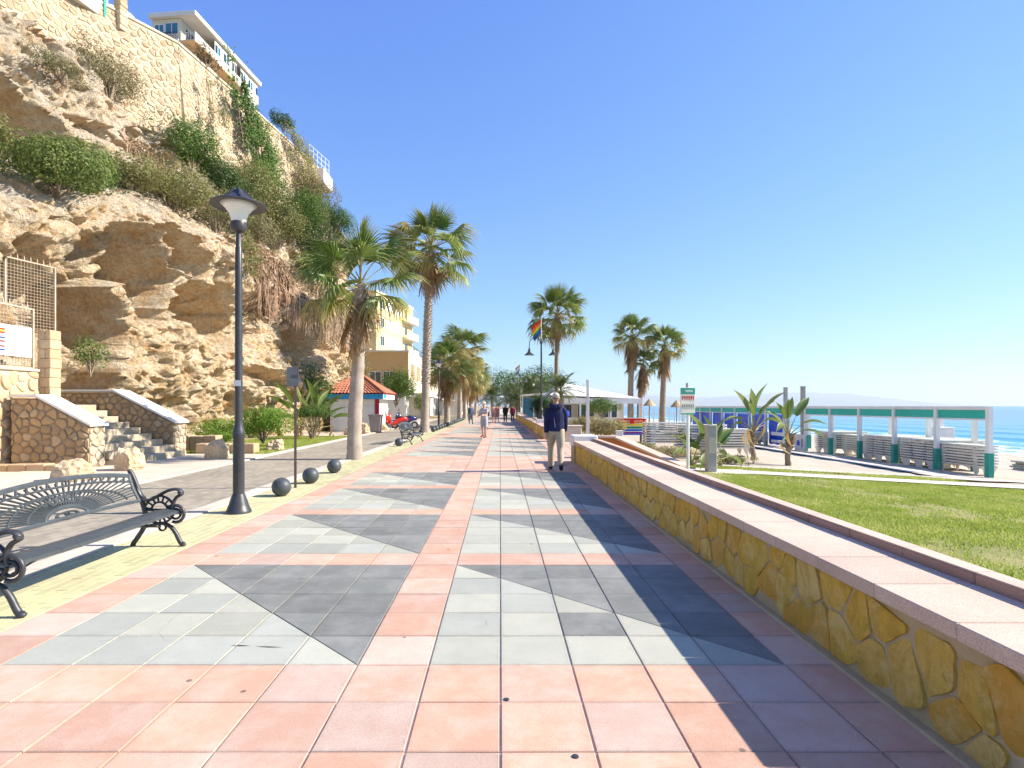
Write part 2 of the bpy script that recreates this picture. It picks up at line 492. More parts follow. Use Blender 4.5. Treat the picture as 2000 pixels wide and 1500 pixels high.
# ---- sea
def sea_mat():
    t = NT('sea_water')
    px = t.sepz(t.geo.outputs['Position'], 0)
    v1 = t.pos((.55, .16, 1)); v2 = t.pos((1.8, .7, 1))
    h = t.math('ADD', t.math('MULTIPLY', t.noise(.22, 5, .6, v1), 1.2), t.math('MULTIPLY', t.noise(.9, 4, .6, v2), .35))
    near = t.ramp(t.math('MULTIPLY_ADD', px, .008, -.25, clamp=True), [(0, (.04, .30, .42)), (.35, (.010, .20, .40)), (1, (.005, .11, .30))])
    streak = t.ramp(t.noise(.02, 5, .6, t.pos((1, .25, 1))), [(.35, 0), (.7, 1)])
    col = t.mix(t.math('MULTIPLY', streak, .4), near, (.02, .24, .45))
    sh = t.math('ADD', px, t.math('MULTIPLY_ADD', t.noise(.11, 5, .65), 13.0, -6.5))
    f1 = t.ramp(t.math('MULTIPLY_ADD', sh, .05, -1.7, clamp=True), [(0, 1), (.12, .9), (.3, 0), (.46, 0), (.52, .8), (.62, 0), (1, 0)])
    lace = t.ramp(t.noise(1.3, 6, .75, t.pos((1, .5, 1))), [(.40, 0), (.56, 1)])
    foam = t.math('MULTIPLY', f1, lace)
    col = t.mix(foam, col, (.86, .88, .88))
    n = t.bump(h, .55, .5)
    rough = t.math('MULTIPLY_ADD', foam, .6, .16)
    return t.pbr(col, rough, n, spec=.12)
M['sea'] = sea_mat()
xs = np.unique(np.concatenate([np.linspace(30, 90, 121), np.geomspace(90, 60000, 40)]))
ys = np.unique(np.concatenate([[-40000, -8000, -1500, -300, -80], np.linspace(-20, 120, 141), np.geomspace(120, 60000, 40)]))
GX, GY = np.meshgrid(xs, ys)
ph = GX+1.5*fbm(GX*.05, GY*.03, GX*0, 3, 41)
amp = np.clip((100-GX)/50, 0, 1)*np.clip((GX-30)/8, 0, 1)
GZ = SEA + amp*(.20*np.maximum(0, np.sin(ph*.55))**4 + .05*fbm(GX*.3, GY*.12, GX*0, 4, 9))
ny, nx = GX.shape
idx = np.arange(nx*ny).reshape(ny, nx)
F = np.stack([idx[:-1, :-1], idx[:-1, 1:], idx[1:, 1:], idx[1:, :-1]], -1).reshape(-1, 4)
tag(inst('sea', mesh_np('sea', np.stack([GX, GY, GZ], -1).reshape(-1, 3), F, M['sea'], True)), kind='structure')

# ---- far hills across the bay
hm = MAT('hill_scrub', (.16, .17, .12), (.25, .22, .17), .0012, .95, 0, var=0)
N = 160
hy = []
s = np.linspace(0, 1, N)
for j, (d0, base) in enumerate(((0, 0), (1600, .55), (3200, 1.0), (5200, .5), (7000, 0))):
    X = 3500+s*15500
    Y = 25000-s*4500 + d0
    prof = np.interp(s, [0, .12, .25, .36, .45, .60, .75, .88, 1], [.55, .85, .75, .62, .72, .95, .90, .42, 0])
    Z = -5 + base*(640*prof*(1+.10*fbm(X*.0016, Y*.0016, X*0, 5, 70)) + 40*fbm(X*.004, Y*.004, X*0, 3, 71)*prof)
    hy.append(np.stack([X, Y, Z], -1))
V = np.concatenate(hy)
idx = np.arange(5*N).reshape(5, N)
F = np.stack([idx[:-1, :-1], idx[:-1, 1:], idx[1:, 1:], idx[1:, :-1]], -1).reshape(-1, 4)
tag(inst('hills', mesh_np('hills', V, F, hm, True)), kind='structure')

# ---- promenade: bed, then every paving tile
TW = 0.4
Y0 = 3.18
prom = inst('promenade', MB().box(-3.21, 1.99, -6, 260, -.30, -.010).mesh('promenade', M['grout']))
tag(prom, kind='structure')

def tile_mesh(poly, name, mat, ch=.004, dep=.012):
    """poly: outline in the tile's own plane, top at 0, small chamfer all round"""
    P = [Vector((x, y, 0)) for x, y in poly]; n = len(P)
    c = sum(P, Vector())/n
    vs = []
    for p in P: vs.append((p.x, p.y, -dep))
    for p in P: vs.append((p.x, p.y, -ch*.7))
    for p in P:
        d = (c-p).normalized(); vs.append((p.x+d.x*ch*1.4, p.y+d.y*ch*1.4, 0))
    fs = [tuple(range(2*n, 3*n))]
    for k in (0, 1):
        for i in range(n):
            j = (i+1) % n
            fs.append((k*n+i, k*n+j, (k+1)*n+j, (k+1)*n+i))
    me = bpy.data.meshes.new(name); me.from_pydata(vs, [], fs); me.materials.append(mat); me.update()
    return me
gx, gy = .0042, .0022
SQ = [(gx, gy), (TW-gx, gy), (TW-gx, TW-gy), (gx, TW-gy)]
LO = [(gx, gy), (TW-gx-.004, gy), (gx, TW-gy-.004)]            # near-left half of a split tile
HI = [(TW-gx, gy+.004), (TW-gx, TW-gy), (gx+.004, TW-gy)]       # far-right half
tile_meshes = {}
def tmesh(kind, mat):
    k = (kind, mat)
    if k not in tile_meshes:
        tile_meshes[k] = tile_mesh({'sq': SQ, 'lo': LO, 'hi': HI}[kind], 'tile', M[mat])
    return tile_meshes[k]
trng = random.Random(5)
def tile_spec(ix, iy):
    """what lies in column ix (X = ix*TW) and row iy (Y = Y0 + iy*TW)"""
    per = 33
    k = iy % per
    pink = trng.choice(['tile_pink']*4+['tile_salmon']*3+['tile_pale'])
    if k >= 23 or k in (5, 11, 17): return [('sq', pink)]
    j = k % 6
    if -7 <= ix <= -3: i = ix+7
    elif -1 <= ix <= 3: i = ix+1
    else: return [('sq', pink)]
    if iy == 1 and ix == 1: return [('sq', 'tile_dark')]
    lite = 'tile_blue' if (trng.random() < .22 or (j == 0 and ix < -3)) else 'tile_grey'
    if i+j == 4: return [('lo', lite), ('hi', 'tile_dark')]
    return [('sq', 'tile_dark' if i+j > 4 else lite)]
cnt = 0
stuff = {}
cols = list(range(-8, 5))
for iy in range(-4, 216):
    y = Y0+iy*TW
    for ix in cols:
        if ix == 4:
            # cut column along the foot of the seat wall
            pass
        for kind, m in tile_spec(ix, iy):
            x = ix*TW
            if iy < 21:
                inst('tile', tmesh(kind, m), prom, (x, y, trng.uniform(-.0012, .0012)), (trng.uniform(-.002, .002), trng.uniform(-.002, .002), 0))
                cnt += 1
            else:
                stuff.setdefault(m, []).append((kind, x, y))
far_v, far_f, far_m = [], [], []
mats = list(stuff)
mb = MB()
for mi, m in enumerate(mats):
    mb.mi = mi
    for kind, x, y in stuff[m]:
        P = {'sq': SQ, 'lo': LO, 'hi': HI}[kind]
        mb.add([(x+a, y+b, 0) for a, b in P], [tuple(range(len(P)))])
o = mb.build('distant_tiles', [M[m] for m in mats], prom); o['kind'] = 'stuff'
# two dark scuffs across the light tiles of the left panel
for (x0, x1, y0, y1) in ((-1.64, -1.50, 3.435, 3.425), (-1.48, -1.30, 3.418, 3.405)):
    MB().add([(x0, y0, .0025), ((x0+x1)/2, (y0+y1)/2-.007, .0028), (x1, y1, .0025), ((x0+x1)/2, (y0+y1)/2+.004, .0028)], [(0, 1, 2, 3)]).build('scuff_mark', M['black_iron'], prom)
# small dark metal plugs set in two tiles
for (x, y) in ((.03, 2.80), (.31, 2.345)):
    MB().lathe([(.016, 0), (.014, .004), (.006, .005)], 10, (x, y, 0)).build('plug', M['black_iron'], prom)

# ---- paved apron in the gap between the two seat walls
apron = tag(inst('apron', MB().box(1.99, 3.6, 15.5, 24.5, -.3, -.012).mesh('apron', M['grout'])), kind='structure')
for iy in range(22):
    for ix in range(4):
        inst('tile', tmesh('sq', ['tile_pink', 'tile_pale', 'tile_salmon'][(ix*7+iy*3) % 3]), apron, (2.0+ix*TW, 15.6+iy*TW, 0))

# ---- strip of small yellow-green pavers
strip = tag(inst('paver_strip', MB().box(-4.0, -3.213, -6, 120, -.3, -.008).mesh('paver_strip', MAT('strip_bed', (.40, .37, .24), None, 5, .9))), kind='structure')
bw, bl = .0975, .195
BR = [(.0022, .0022), (bw-.0022, .0022), (bw-.0022, bl-.0022), (.0022, bl-.0022)]
brick_me = tile_mesh(BR, 'paver', M['green_paver'], .003, .010)
mb = MB(); n = 0
for iy in range(0, 200):
    y = 3.2+iy*bl
    for ix in range(8):
        x = -4.0+.003+ix*bw; yy = y+(bl/2 if ix % 2 else 0)
        if n < 300:
            inst('paver', brick_me, strip, (x, yy, trng.uniform(-.001, .0012))); n += 1
        else: mb.add([(x+a, yy+b, 0) for a, b in BR], [(0, 1, 2, 3)])
for iy in range(-10, 0):
    for ix in range(8):
        x = -4.0+.003+ix*bw; yy = 3.2+iy*bl+(bl/2 if ix % 2 else 0)
        mb.add([(x+a, yy+b, 0) for a, b in BR], [(0, 1, 2, 3)])
o = mb.build('small_pavers', M['green_paver'], strip); o['kind'] = 'stuff'

# ---- cycle lane of narrow bricks
lane = tag(inst('cycle_lane', MB().box(-6.70, -4.28, -6, 200, -.3, -.010).mesh('cycle_lane', M['lane_bed'])), kind='structure')
mb = MB(); lw, ll = .1005, .20
for iy in range(-10, 220):
    for ix in range(24):
        x = -6.69+ix*lw; yy = 2.5+iy*ll+(ll/2 if ix % 2 else 0)
        q = trng.uniform(-.001, .001)
        mb.add([(x+.002, yy+.0022, q), (x+lw-.002, yy+.0022, q), (x+lw-.002, yy+ll-.0022, q), (x+.002, yy+ll-.0022, q)], [(0, 1, 2, 3)])
o = mb.build('lane_bricks', M['lane_paver'], lane); o['kind'] = 'stuff'

# ---- flush kerbs either side of the lane
def kerb(name, x0, x1, ya, yb, z):
    k = tag(inst(name, MB().box(x0+.01, x1-.01, ya, yb, -.3, -.02).mesh(name, M['grout'])), kind='structure')
    me = MB().box(x0+.002, x1-.002, .004, .996, -.05, z, .008).mesh('kerb_stone', M['kerb'])
    y = ya
    while y < yb-.5:
        inst('kerb_stone', me, k, (0, y, trng.uniform(-.002, .002))); y += 1.0
kerb('kerb_promenade_side', -4.278, -4.004, 1.0, 61, .012)
kerb('kerb_cliff_side', -6.96, -6.704, 1.0, 61, .03)

# ---- pale pavement at the foot of the cliff
pv = tag(inst('side_pavement', MB().box(-14, -6.965, -6, 17.2, -.3, -.004).mesh('side_pavement', M['concrete'])), kind='structure')
slab = MB().box(.006, 1.19, .006, 1.19, -.03, .012, .006).mesh('slab', M['concrete'])
for i in range(3):
    for j in range(9):
        inst('slab', slab, pv, (-10.54+i*1.195, 6.3+j*1.195, trng.uniform(-.002, .002)))
# paved square round the kiosk
tag(inst('kiosk_pavement', MB().box(-16, -6.965, 27, 62, -.3, -.006).mesh('kiosk_pavement', M['concrete'])), kind='structure')

# ---- lawn by the sea and its grass
def sheet(name, x0, x1, y0, y1, off, mat, n=20):
    X = np.linspace(x0, x1, n); V = []
    for x in X: V += [(x, y0, float(gz(x))+off), (x, y1, float(gz(x))+off)]
    F = [(2*i, 2*i+2, 2*i+3, 2*i+1) for i in range(n-1)]
    return tag(inst(name, mesh_np(name, V, F, mat)), kind='structure')
turf = MAT('turf', (.20, .22, .06), (.38, .32, .14), 1.6, .95, .8, 60, .03, 0)
sheet('lawn', 2.35, 13.2, -6, 13.75, -.012, turf)
M['grass'] = LEAF('grass', [(.15, .21, .025), (.27, .35, .05), (.42, .46, .11), (.60, .55, .24)], .35, .6)
def grass(name, label, n, fx, fy, h=(.025, .055), w=.008, zf=None, mat=None, dens=None):
    x = fx(n); y = fy(n)
    if dens is not None:
        k = dens(x, y) > rng.random(n); x, y = x[k], y[k]; n = len(x)
    z = (gz(x) if zf is None else zf(x, y)) - .014
    a = rng.uniform(0, 2*np.pi, n); hh = rng.uniform(*h, n); ln = rng.uniform(.2, .9, n)*hh; b = rng.uniform(0, 2*np.pi, n)
    ww = w*rng.uniform(.7, 1.5, n)
    p = np.stack([x, y, z], -1); d = np.stack([np.cos(a), np.sin(a), 0*a], -1)*ww[:, None]/2
    t = p + np.stack([np.cos(b)*ln, np.sin(b)*ln, hh], -1)
    V = np.stack([p-d, p+d, t], 1).reshape(-1, 3); F = np.arange(3*n).reshape(-1, 3)
    o = inst(name, mesh_np(name, V, F, mat or M['grass'])); return tag(o, label, 'grass', kind='stuff')
def lawn_d(x, y):
    f = fbm(x*.7, y*.7, x*0, 3, 21); g = fbm(x*2.5, y*2.5, x*0, 2, 22)
    return np.clip(.72+1.6*f+.7*g, .06, 1)
grass('lawn_grass', 'short green lawn grass behind the pink seat wall', 330000,
      lambda n: 2.42+rng.beta(1.15, 1.3, n)*10.7, lambda n: 1.5+(12.2)*rng.random(n)**.8, (.022, .05), .013, dens=lawn_d)

# ---- pale paths across the sand
path_m = MAT('path_concrete', (.62, .56, .48), (.50, .44, .36), 1.3, .9, .3, 60, .006, .05)
sheet('cross_path', 2.6, 26, 13.95, 14.75, -.004, path_m)
sheet('middle_path', 3.9, 16, 15.7, 16.2, -.006, path_m)
X = np.linspace(15.0, 62, 40)
w = sheet('boardwalk', 12.5, 13.5, 16.35, 60, -.008, path_m)
grass('path_grass', 'thin grass between the pale paths', 26000, lambda n: rng.uniform(3.8, 12.3, n), lambda n: rng.uniform(14.8, 15.65, n), (.02, .06), .012,
      dens=lambda x, y: np.clip(.45+1.2*fbm(x*.8, y*.8, x*0, 3, 33), 0, 1))
# ---- grassy bed below the cliff
tag(inst('planting_bed', MB().box(-16, -6.965, 17.22, 26.98, -.3, .0).mesh('planting_bed', turf)), kind='structure')
grass('bed_grass', 'mown green grass along the cycle lane below the hedge', 60000, lambda n: rng.uniform(-10.5, -7.0, n), lambda n: rng.uniform(17.3, 26.9, n), (.03, .07), .016, zf=lambda x, y: x*0+.012)
# ================================================================ STONE WALLS
def clip_poly(poly, px, py, nx_, ny_):
    """keep the side where (p - P).n <= 0"""
    out = []
    m = len(poly)
    for i in range(m):
        a = poly[i]; b = poly[(i+1) % m]
        da = (a[0]-px)*nx_+(a[1]-py)*ny_; db = (b[0]-px)*nx_+(b[1]-py)*ny_
        if da <= 0: out.append(a)
        if da*db < 0:
            t = da/(da-db); out.append((a[0]+(b[0]-a[0])*t, a[1]+(b[1]-a[1])*t))
    return out
def stone_cells(W, H, cw, ch, jit, gap, seed, top=None):
    """irregular stones filling W x H; top(u) limits the height"""
    r = random.Random(seed)
    nu, nv = max(1, round(W/cw)), max(1, round(H/ch))
    cu, cv = W/nu, H/nv
    S = {}
    for j in range(-1, nv+1):
        for i in range(-1, nu+2):
            S[(i, j)] = ((i+.5+(.5 if j % 2 else 0)+r.uniform(-jit, jit))*cu, (j+.5+r.uniform(-jit, jit))*cv)
    cells = []
    for j in range(nv):
        for i in range(-1, nu+1):
            c = S[(i, j)]
            poly = [(max(0, c[0]-2*cu), max(0, c[1]-2*cv)), (min(W, c[0]+2*cu), max(0, c[1]-2*cv)), (min(W, c[0]+2*cu), min(H, c[1]+2*cv)), (max(0, c[0]-2*cu), min(H, c[1]+2*cv))]
            if poly[1][0] <= poly[0][0] or poly[2][1] <= poly[1][1]: continue
            for dj in (-2, -1, 0, 1, 2):
                for di in (-2, -1, 0, 1, 2):
                    q = S.get((i+di, j+dj))
                    if q is None or (di == 0 and dj == 0): continue
                    # anisotropic bisector so that stones keep the cell's proportion
                    dx, dy = q[0]-c[0], q[1]-c[1]; L = math.hypot(dx, dy)
                    if L < 1e-6: continue
                    mx, my = (c[0]+q[0])/2-dx/L*gap/2, (c[1]+q[1])/2-dy/L*gap/2
                    poly = clip_poly(poly, mx, my, dx, dy)
                    if len(poly) < 3: break
                if len(poly) < 3: break
            if len(poly) < 3: continue
            if top is not None:
                u0 = c[0]; t0 = top(u0); sl = (top(u0+.05)-top(u0-.05))/.1
                poly = clip_poly(poly, u0, t0-gap*.4, -sl, 1)
                if len(poly) < 3: continue
            A = abs(sum(poly[k][0]*poly[(k+1) % len(poly)][1]-poly[(k+1) % len(poly)][0]*poly[k][1] for k in range(len(poly))))/2
            if A < cu*cv*.08: continue
            cells.append((poly, A))
    return cells
def stone_geo(poly, proud, r, chaikin=True, ck=.26, rag=0.0):
    P = poly
    if rag:
        # ragged outline: shrink unevenly, break the edges
        m = len(P); cx = sum(p[0] for p in P)/m; cy = sum(p[1] for p in P)/m; k = r.uniform(.94, 1.0)
        P = [(cx+(p[0]-cx)*k, cy+(p[1]-cy)*k) for p in P]; Q = []
        for i in range(m):
            a, b = P[i], P[(i+1) % m]; L = math.hypot(b[0]-a[0], b[1]-a[1])
            Q.append(a)
            if L > .06:
                for f in ((.33, .67) if L > .12 else (.5,)):
                    j = r.uniform(-rag, rag*.35); Q.append((a[0]+(b[0]-a[0])*f+(b[1]-a[1])/L*j*-1, a[1]+(b[1]-a[1])*f+(b[0]-a[0])/L*j))
        P = Q
    if chaikin:
        Q = []
        for i in range(len(P)):
            a, b = P[i], P[(i+1) % len(P)]
            if math.hypot(a[0]-b[0], a[1]-b[1]) < .012: continue
            Q.append((a[0]*(1-ck)+b[0]*ck, a[1]*(1-ck)+b[1]*ck)); Q.append((a[0]*ck+b[0]*(1-ck), a[1]*ck+b[1]*(1-ck)))
        if len(Q) >= 4: P = Q
    n = len(P); cx = sum(p[0] for p in P)/n; cy = sum(p[1] for p in P)/n
    h = proud*r.uniform(.7, 1.25); tx, ty = r.uniform(-.08, .08), r.uniform(-.08, .08)
    vs = []
    for k, (sc, hh) in enumerate(((1, -.02), (1, h*.55), (.86, h))):
        for p in P:
            x, y = cx+(p[0]-cx)*sc, cy+(p[1]-cy)*sc
            vs.append((x, y, hh+(((x-cx)*tx+(y-cy)*ty+r.uniform(-.12, .12)*h) if k else 0)))
    vs.append((cx, cy, h*r.uniform(.95, 1.2)))
    fs = []
    for k in (0, 1):
        for i in range(n):
            j = (i+1) % n; fs.append((k*n+i, k*n+j, (k+1)*n+j, (k+1)*n+i))
    for i in range(n): fs.append((2*n+i, 2*n+(i+1) % n, 3*n))
    return vs, fs, (cx, cy)
def stone_wall(parent, O, U, V, W, H, cw, ch, gap, proud, mat, seed, jit=.32, top=None, maxobj=300, near=None, name='stone', ck=.26, rag=0.0):
    """lay stones on a plane: O origin, U along, V up; normal U x V"""
    O, U, V = Vector(O), Vector(U).normalized(), Vector(V).normalized(); Nn = U.cross(V)
    r = random.Random(seed+99)
    cells = stone_cells(W, H, cw, ch, jit, gap, seed, top)
    def key(c):
        p = O+U*(sum(q[0] for q in c[0])/len(c[0]))+V*(sum(q[1] for q in c[0])/len(c[0]))
        return -c[1]/max(1.0, (p-Vector((0, 0, 1.45))).length_squared)
    cells.sort(key=key)
    rest = MB()
    for k, (poly, A) in enumerate(cells):
        vs, fs, c = stone_geo(poly, proud, r, k < maxobj, ck, rag)
        if k < maxobj:
            o0 = O+U*c[0]+V*c[1]
            me = bpy.data.meshes.new(name)
            me.from_pydata([U*(x-c[0])+V*(y-c[1])+Nn*z for x, y, z in vs], [], fs); me.materials.append(mat)
            me.polygons.foreach_set('use_smooth', [True]*len(me.polygons)); me.set_sharp_from_angle(angle=R(42))
            inst(name, me, parent, o0 - (parent.location if parent else Vector()))
        else:
            rest.add([O+U*x+V*y+Nn*z - parent.location for x, y, z in vs], fs)
    if rest.v:
        o = rest.build('small_'+name+'s', mat, parent); o['kind'] = 'stuff'
    return len(cells)

# ---------------- seat walls along the promenade
def seat_wall(label, y0, y1, xw, seed, detail=True, xcap=None):
    t = thing('seat_wall', label, 'seat wall', (xw, y0, 0), 0)
    L = y1-y0
    MB().box(.02, .535, 0, L, -.25, .497).build('mortar_core', M['mortar_tan'], t)
    MB().box(-.035, .025, 0, L, -.2, .012, .01).build('mortar_foot', M['mortar_tan'], t)
    stone_wall(t, (xw+.02, y0+L, .015), (0, -1, 0), (0, 0, 1), L, .475, .235 if detail else .30, .215, .012, .016, M['ochre'], seed, .38, maxobj=300, ck=.2, rag=.012)
    r = random.Random(seed)
    sl = MB().box(-.055, .437, .002, .498, .499, .572, .007).mesh('cap_slab', M['cap_pink'])
    rs = MB().box(.439, .55, .002, .498, .499, .622, .007).mesh('back_block', M['riser_shaded_pink'])
    y = 0.0
    while y < L-.3:
        inst('cap_slab', sl, t, (0, y, r.uniform(-.0015, .0015)), (0, 0, r.uniform(-.002, .002)))
        inst('back_block', rs, t, (r.uniform(-.002, .002), y, r.uniform(-.0015, .0015)))
        y += .5
    return t
sw = seat_wall('low seat wall of ochre stones with pink granite top, beside the lawn', -1.2, 14.3, 1.90, 11)
# sunlit tops of the near wall's back blocks, light put into a paler strip
tb = MB().box(.441, .548, .003, .497, .6235, .632, .003).mesh('back_lit_top', M['cap_pink'])
for k in range(31): inst('back_lit_top', tb, sw, (0, k*.5, 0))
seat_wall('far seat wall of ochre stones beyond the gap, below the flag lamps', 24.7, 62.2, 1.86, 12, False)
# white end block of the near wall
t = thing('end_block', 'white painted block closing the end of the near seat wall', 'block', (2.12, 14.62, 0))
MB().box(-.26, .30, -.30, .30, -.05, .43, .012).build('plinth', M['mortar_tan'], t)
MB().box(-.28, .34, -.32, .34, .432, .70, .02).build('white_cap', M['white_paint'], t)

# ---------------- ramp wall, orange render with pale coping
om = MAT('orange_render', (.56, .20, .05), (.46, .165, .045), 2.2, .9, .4, 50, .008, .03)
t = thing('ramp_wall', 'orange rendered ramp wall sloping down behind the white end block', 'wall', (0, 0, 0))
pl = [(2.46, 16.05, .56), (3.25, 15.75, .56), (4.42, 13.55, -.02)]
for k, ((xa, ya, za), (xb, yb, zb)) in enumerate(zip(pl[:-1], pl[1:])):
    a, b = Vector((xa, ya, 0)), Vector((xb, yb, 0)); d = (b-a).normalized(); nn = Vector((-d.y, d.x, 0))*.12
    e = d*(.004 if k else 0)
    poly = [Vector((xa, ya, -.6))+e, Vector((xb, yb, -.6)), Vector((xb, yb, zb)), Vector((xa, ya, za))+e]
    MB().prism([p-nn for p in poly], nn*2).build('render_panel', om, t)
    q = [Vector((xa, ya, za+.002))+e, Vector((xb, yb, zb+.002)), Vector((xb, yb, zb+.055)), Vector((xa, ya, za+.055))+e]
    MB().prism([p-nn*1.25 for p in q], nn*2.5).build('coping', M['cap_pink'], t)

# ---------------- steps with stone cheek walls below the cliff
M['rubble'] = None
def rubble_mat(name, stops, mort):
    t = NT(name); v = t.rnd()
    base = t.ramp(v, stops)
    g = t.ramp(t.noise(7, 6, .68), [(.35, 0), (.7, 1)])
    col = t.mix(t.math('MULTIPLY', g, .5), base, mort)
    return t.pbr(col, .9, t.bump(t.noise(30, 6, .65), .7, .02), spec=.15)
M['rubble'] = rubble_mat('rubble_shaded', [(0, (.40, .27, .14)), (.4, (.50, .36, .20)), (.7, (.34, .24, .14)), (1, (.56, .43, .27))], (.30, .22, .14))
M['pale_rubble'] = rubble_mat('pale_rubble', [(0, (.50, .36, .21)), (.5, (.58, .44, .28)), (1, (.46, .30, .17))], (.40, .30, .20))
M['grey_rubble'] = rubble_mat('grey_rubble', [(0, (.44, .36, .26)), (.5, (.54, .45, .33)), (1, (.36, .29, .21))], (.40, .33, .24))
M['rubble_mortar'] = MAT('rubble_mortar', (.34, .27, .19), (.26, .20, .14), 4, .95, .6, 50, .015, 0)
M['pale_mortar'] = MAT('pale_mortar', (.60, .50, .37), (.52, .42, .30), 4, .95, .6, 50, .015, 0)

def cheek_wall(label, xf, y, th, xb, zf, zb, xflat, seed):
    """cheek wall running back (-X) from its front pier at xf, top rising from zf to zb at xb, then level to xflat"""
    t = thing('stair_wall', label, 'wall', (xf, y, 0))
    L = xf-xflat; s1 = xf-xb
    top = lambda u: zf+(zb-zf)*min(1, max(0, u/s1))
    prof = [(0, -.2), (-L, -.2), (-L, zb-.03), (-s1, zb-.03), (0, zf-.03)]
    MB().prism([Vector((x, .03, z)) for x, z in prof], (0, th-.06, 0)).build('core', M['rubble_mortar'], t)
    stone_wall(t, (xflat, y+.03, 0), (1, 0, 0), (0, 0, 1), L, zb, .24, .17, .028, .03, M['rubble'], seed, .36, top=lambda u: top(L-u)-.04, maxobj=150)  # side out of the sun, shade put into the browner stone colours
    stone_wall(t, (xf, y+.03, 0), (0, 1, 0), (0, 0, 1), th-.06, zf-.05, .22, .17, .024, .03, M['grey_rubble'], seed+1, .34, maxobj=60)  # sunlit end of the same wall, light put into paler stones
    stone_wall(t, (xf, y+th-.03, 0), (-1, 0, 0), (0, 0, 1), L, zb, .24, .17, .028, .03, M['rubble'], seed+2, .36, top=lambda u: top(u)-.04, maxobj=100)
    for (xa, za, xb_, zb_) in ((.07, zf-.022, -s1, zb), (-s1-.003, zb, -L, zb)):
        if abs(xa-xb_) < .05: continue
        MB().prism([Vector((xa, -.04, za)), Vector((xb_, -.04, zb_)), Vector((xb_, -.04, zb_+.06)), Vector((xa, -.04, za+.06))], (0, th+.08, 0)).build('coping', M['white_paint'], t)
    return t
cheek_wall('near rubble stair wall with a sloping white coping, by the mesh fence', -9.55, 13.15, .55, -10.75, 1.0, 1.66, -11.35, 21)
cheek_wall('far rubble stair wall with a long white coping, under the cave', -9.5, 16.5, .65, -11.25, .97, 1.87, -13.4, 25)
t = thing('stone_steps', 'grey stone steps between the two rubble stair walls', 'steps', (-9.6, 13.75, 0))
for k in range(9):
    MB().box(-.32*(k+1)-.3+(.12), .45-.32*k, 0, 2.72, max(-.1, .165*k-.05), .165*(k+1), .012).build('step', M['grey_rubble'], t)
MB().box(-4.5, -2.85, 0, 2.72, -.1, 1.44).build('landing', M['kerb'], t)
# low stone edgings beside the steps
t = thing('low_edging', 'low pale stone edging right of the far stair wall', 'edging', (-9.3, 17.3, 0))
for k in range(5): MB().box(k*.36, k*.36+.35, 0, .4, -.05, .30-.012*(k % 2), .02).build('stone', M['pale_rubble'], t)
for k in range(3): MB().box(-.9+k*.42, -.9+k*.42+.41, .55, 1.0, -.05, .52-.015*(k % 2), .02).build('stone', M['pale_rubble'], t)
t = thing('ledge', 'low pale stone ledge at the foot of the fenced wall', 'ledge', (-12.6, 12.55, 0))
for k in range(8): MB().box(k*.42, k*.42+.41, 0, .32, -.05, .14+.01*(k % 3), .015).build('stone', M['pale_rubble'], t)

# ---------------- fenced stone wall at the far left
t = thing('fence_wall', 'tall pale rubble wall carrying the white mesh fence', 'wall', (-11.5, 9.0, 0))
MB().box(-1.2, -.03, 0, 5.15, -.2, 2.30).build('core', M['pale_mortar'], t)
stone_wall(t, (-11.53, 9.0, .0), (0, 1, 0), (0, 0, 1), 5.15, 2.3, .36, .24, .03, .04, M['pale_rubble'], 31, .36, maxobj=160)
MB().box(-1.2, .03, 0, 5.15, 2.302, 2.36, .01).build('coping', M['pale_mortar'], t)
t = thing('stone_pier', 'squared stone pier at the end of the white mesh fence', 'pier', (-11.35, 14.18, 0))
rr = random.Random(4)
for k in range(14):
    z0 = k*.24
    if k % 2: 
        for a, b in ((-.22, -.04), (-.034, .10)): MB().box(a, b, 0, .36+rr.uniform(-.01, .01), z0+.004, z0+.236, .012).build('block', M['pale_rubble'], t)
    else: MB().box(-.23, .10+rr.uniform(-.015, .015), 0, .36, z0+.004, z0+.236, .012).build('block', M['pale_rubble'], t)

# mesh fences
wf = MAT('galvanised_white', (.50, .43, .34), (.36, .28, .20), 5, .6, .1, 80, .003, .05)
def mesh_fence(label, O, U, W, z0, z1, cell=.085, spikes=True, posts=(0, 1)):
    t = thing('mesh_fence', label, 'fence', O)
    U = Vector(U).normalized()
    for f in posts: MB().bar(U*(W*f)+Vector((0, 0, z0)), U*(W*f)+Vector((0, 0, z1+.02)), .05).build('post', wf, t)
    for z in (z0+.03, z1): MB().bar(U*.02+Vector((0, 0, z)), U*(W-.02)+Vector((0, 0, z)), .035).build('rail', wf, t)
    m = MB(); n = int(W/cell)
    for i in range(1, n): m.bar(U*(i*cell)+Vector((0, 0, z0)), U*(i*cell)+Vector((0, 0, z1)), .007)
    for i in range(1, int((z1-z0)/cell)): m.bar(Vector((0, 0, z0+i*cell)), U*W+Vector((0, 0, z0+i*cell)), .007)
    m.build('wire_mesh', wf, t)
    if spikes:
        n = int(W/.17)
        me = MB().tube([(0, 0, 0), (0, 0, .05), (0, 0, .14)], [.016, .016, .002], 5).mesh('spike', wf)
        for i in range(n): inst('spike', me, t, U*(.08+i*.17)+Vector((0, 0, z1+.017)))
    return t
mesh_fence('white mesh fence on the rubble wall, holding the notice board', (-11.62, 9.1, 0), (0, 1, 0), 5.0, 2.36, 3.85, posts=(0, .33, .66, 1))
mesh_fence('upper mesh fence standing behind the notice board', (-13.2, 13.5, 0), (.24, 1, 0), 2.6, 2.3, 5.35, posts=(0, .5, 1))
mesh_fence('topmost mesh fence at the left edge below the big shrub', (-14.3, 13.2, 0), (.1, 1, 0), 2.2, 4.6, 6.55)
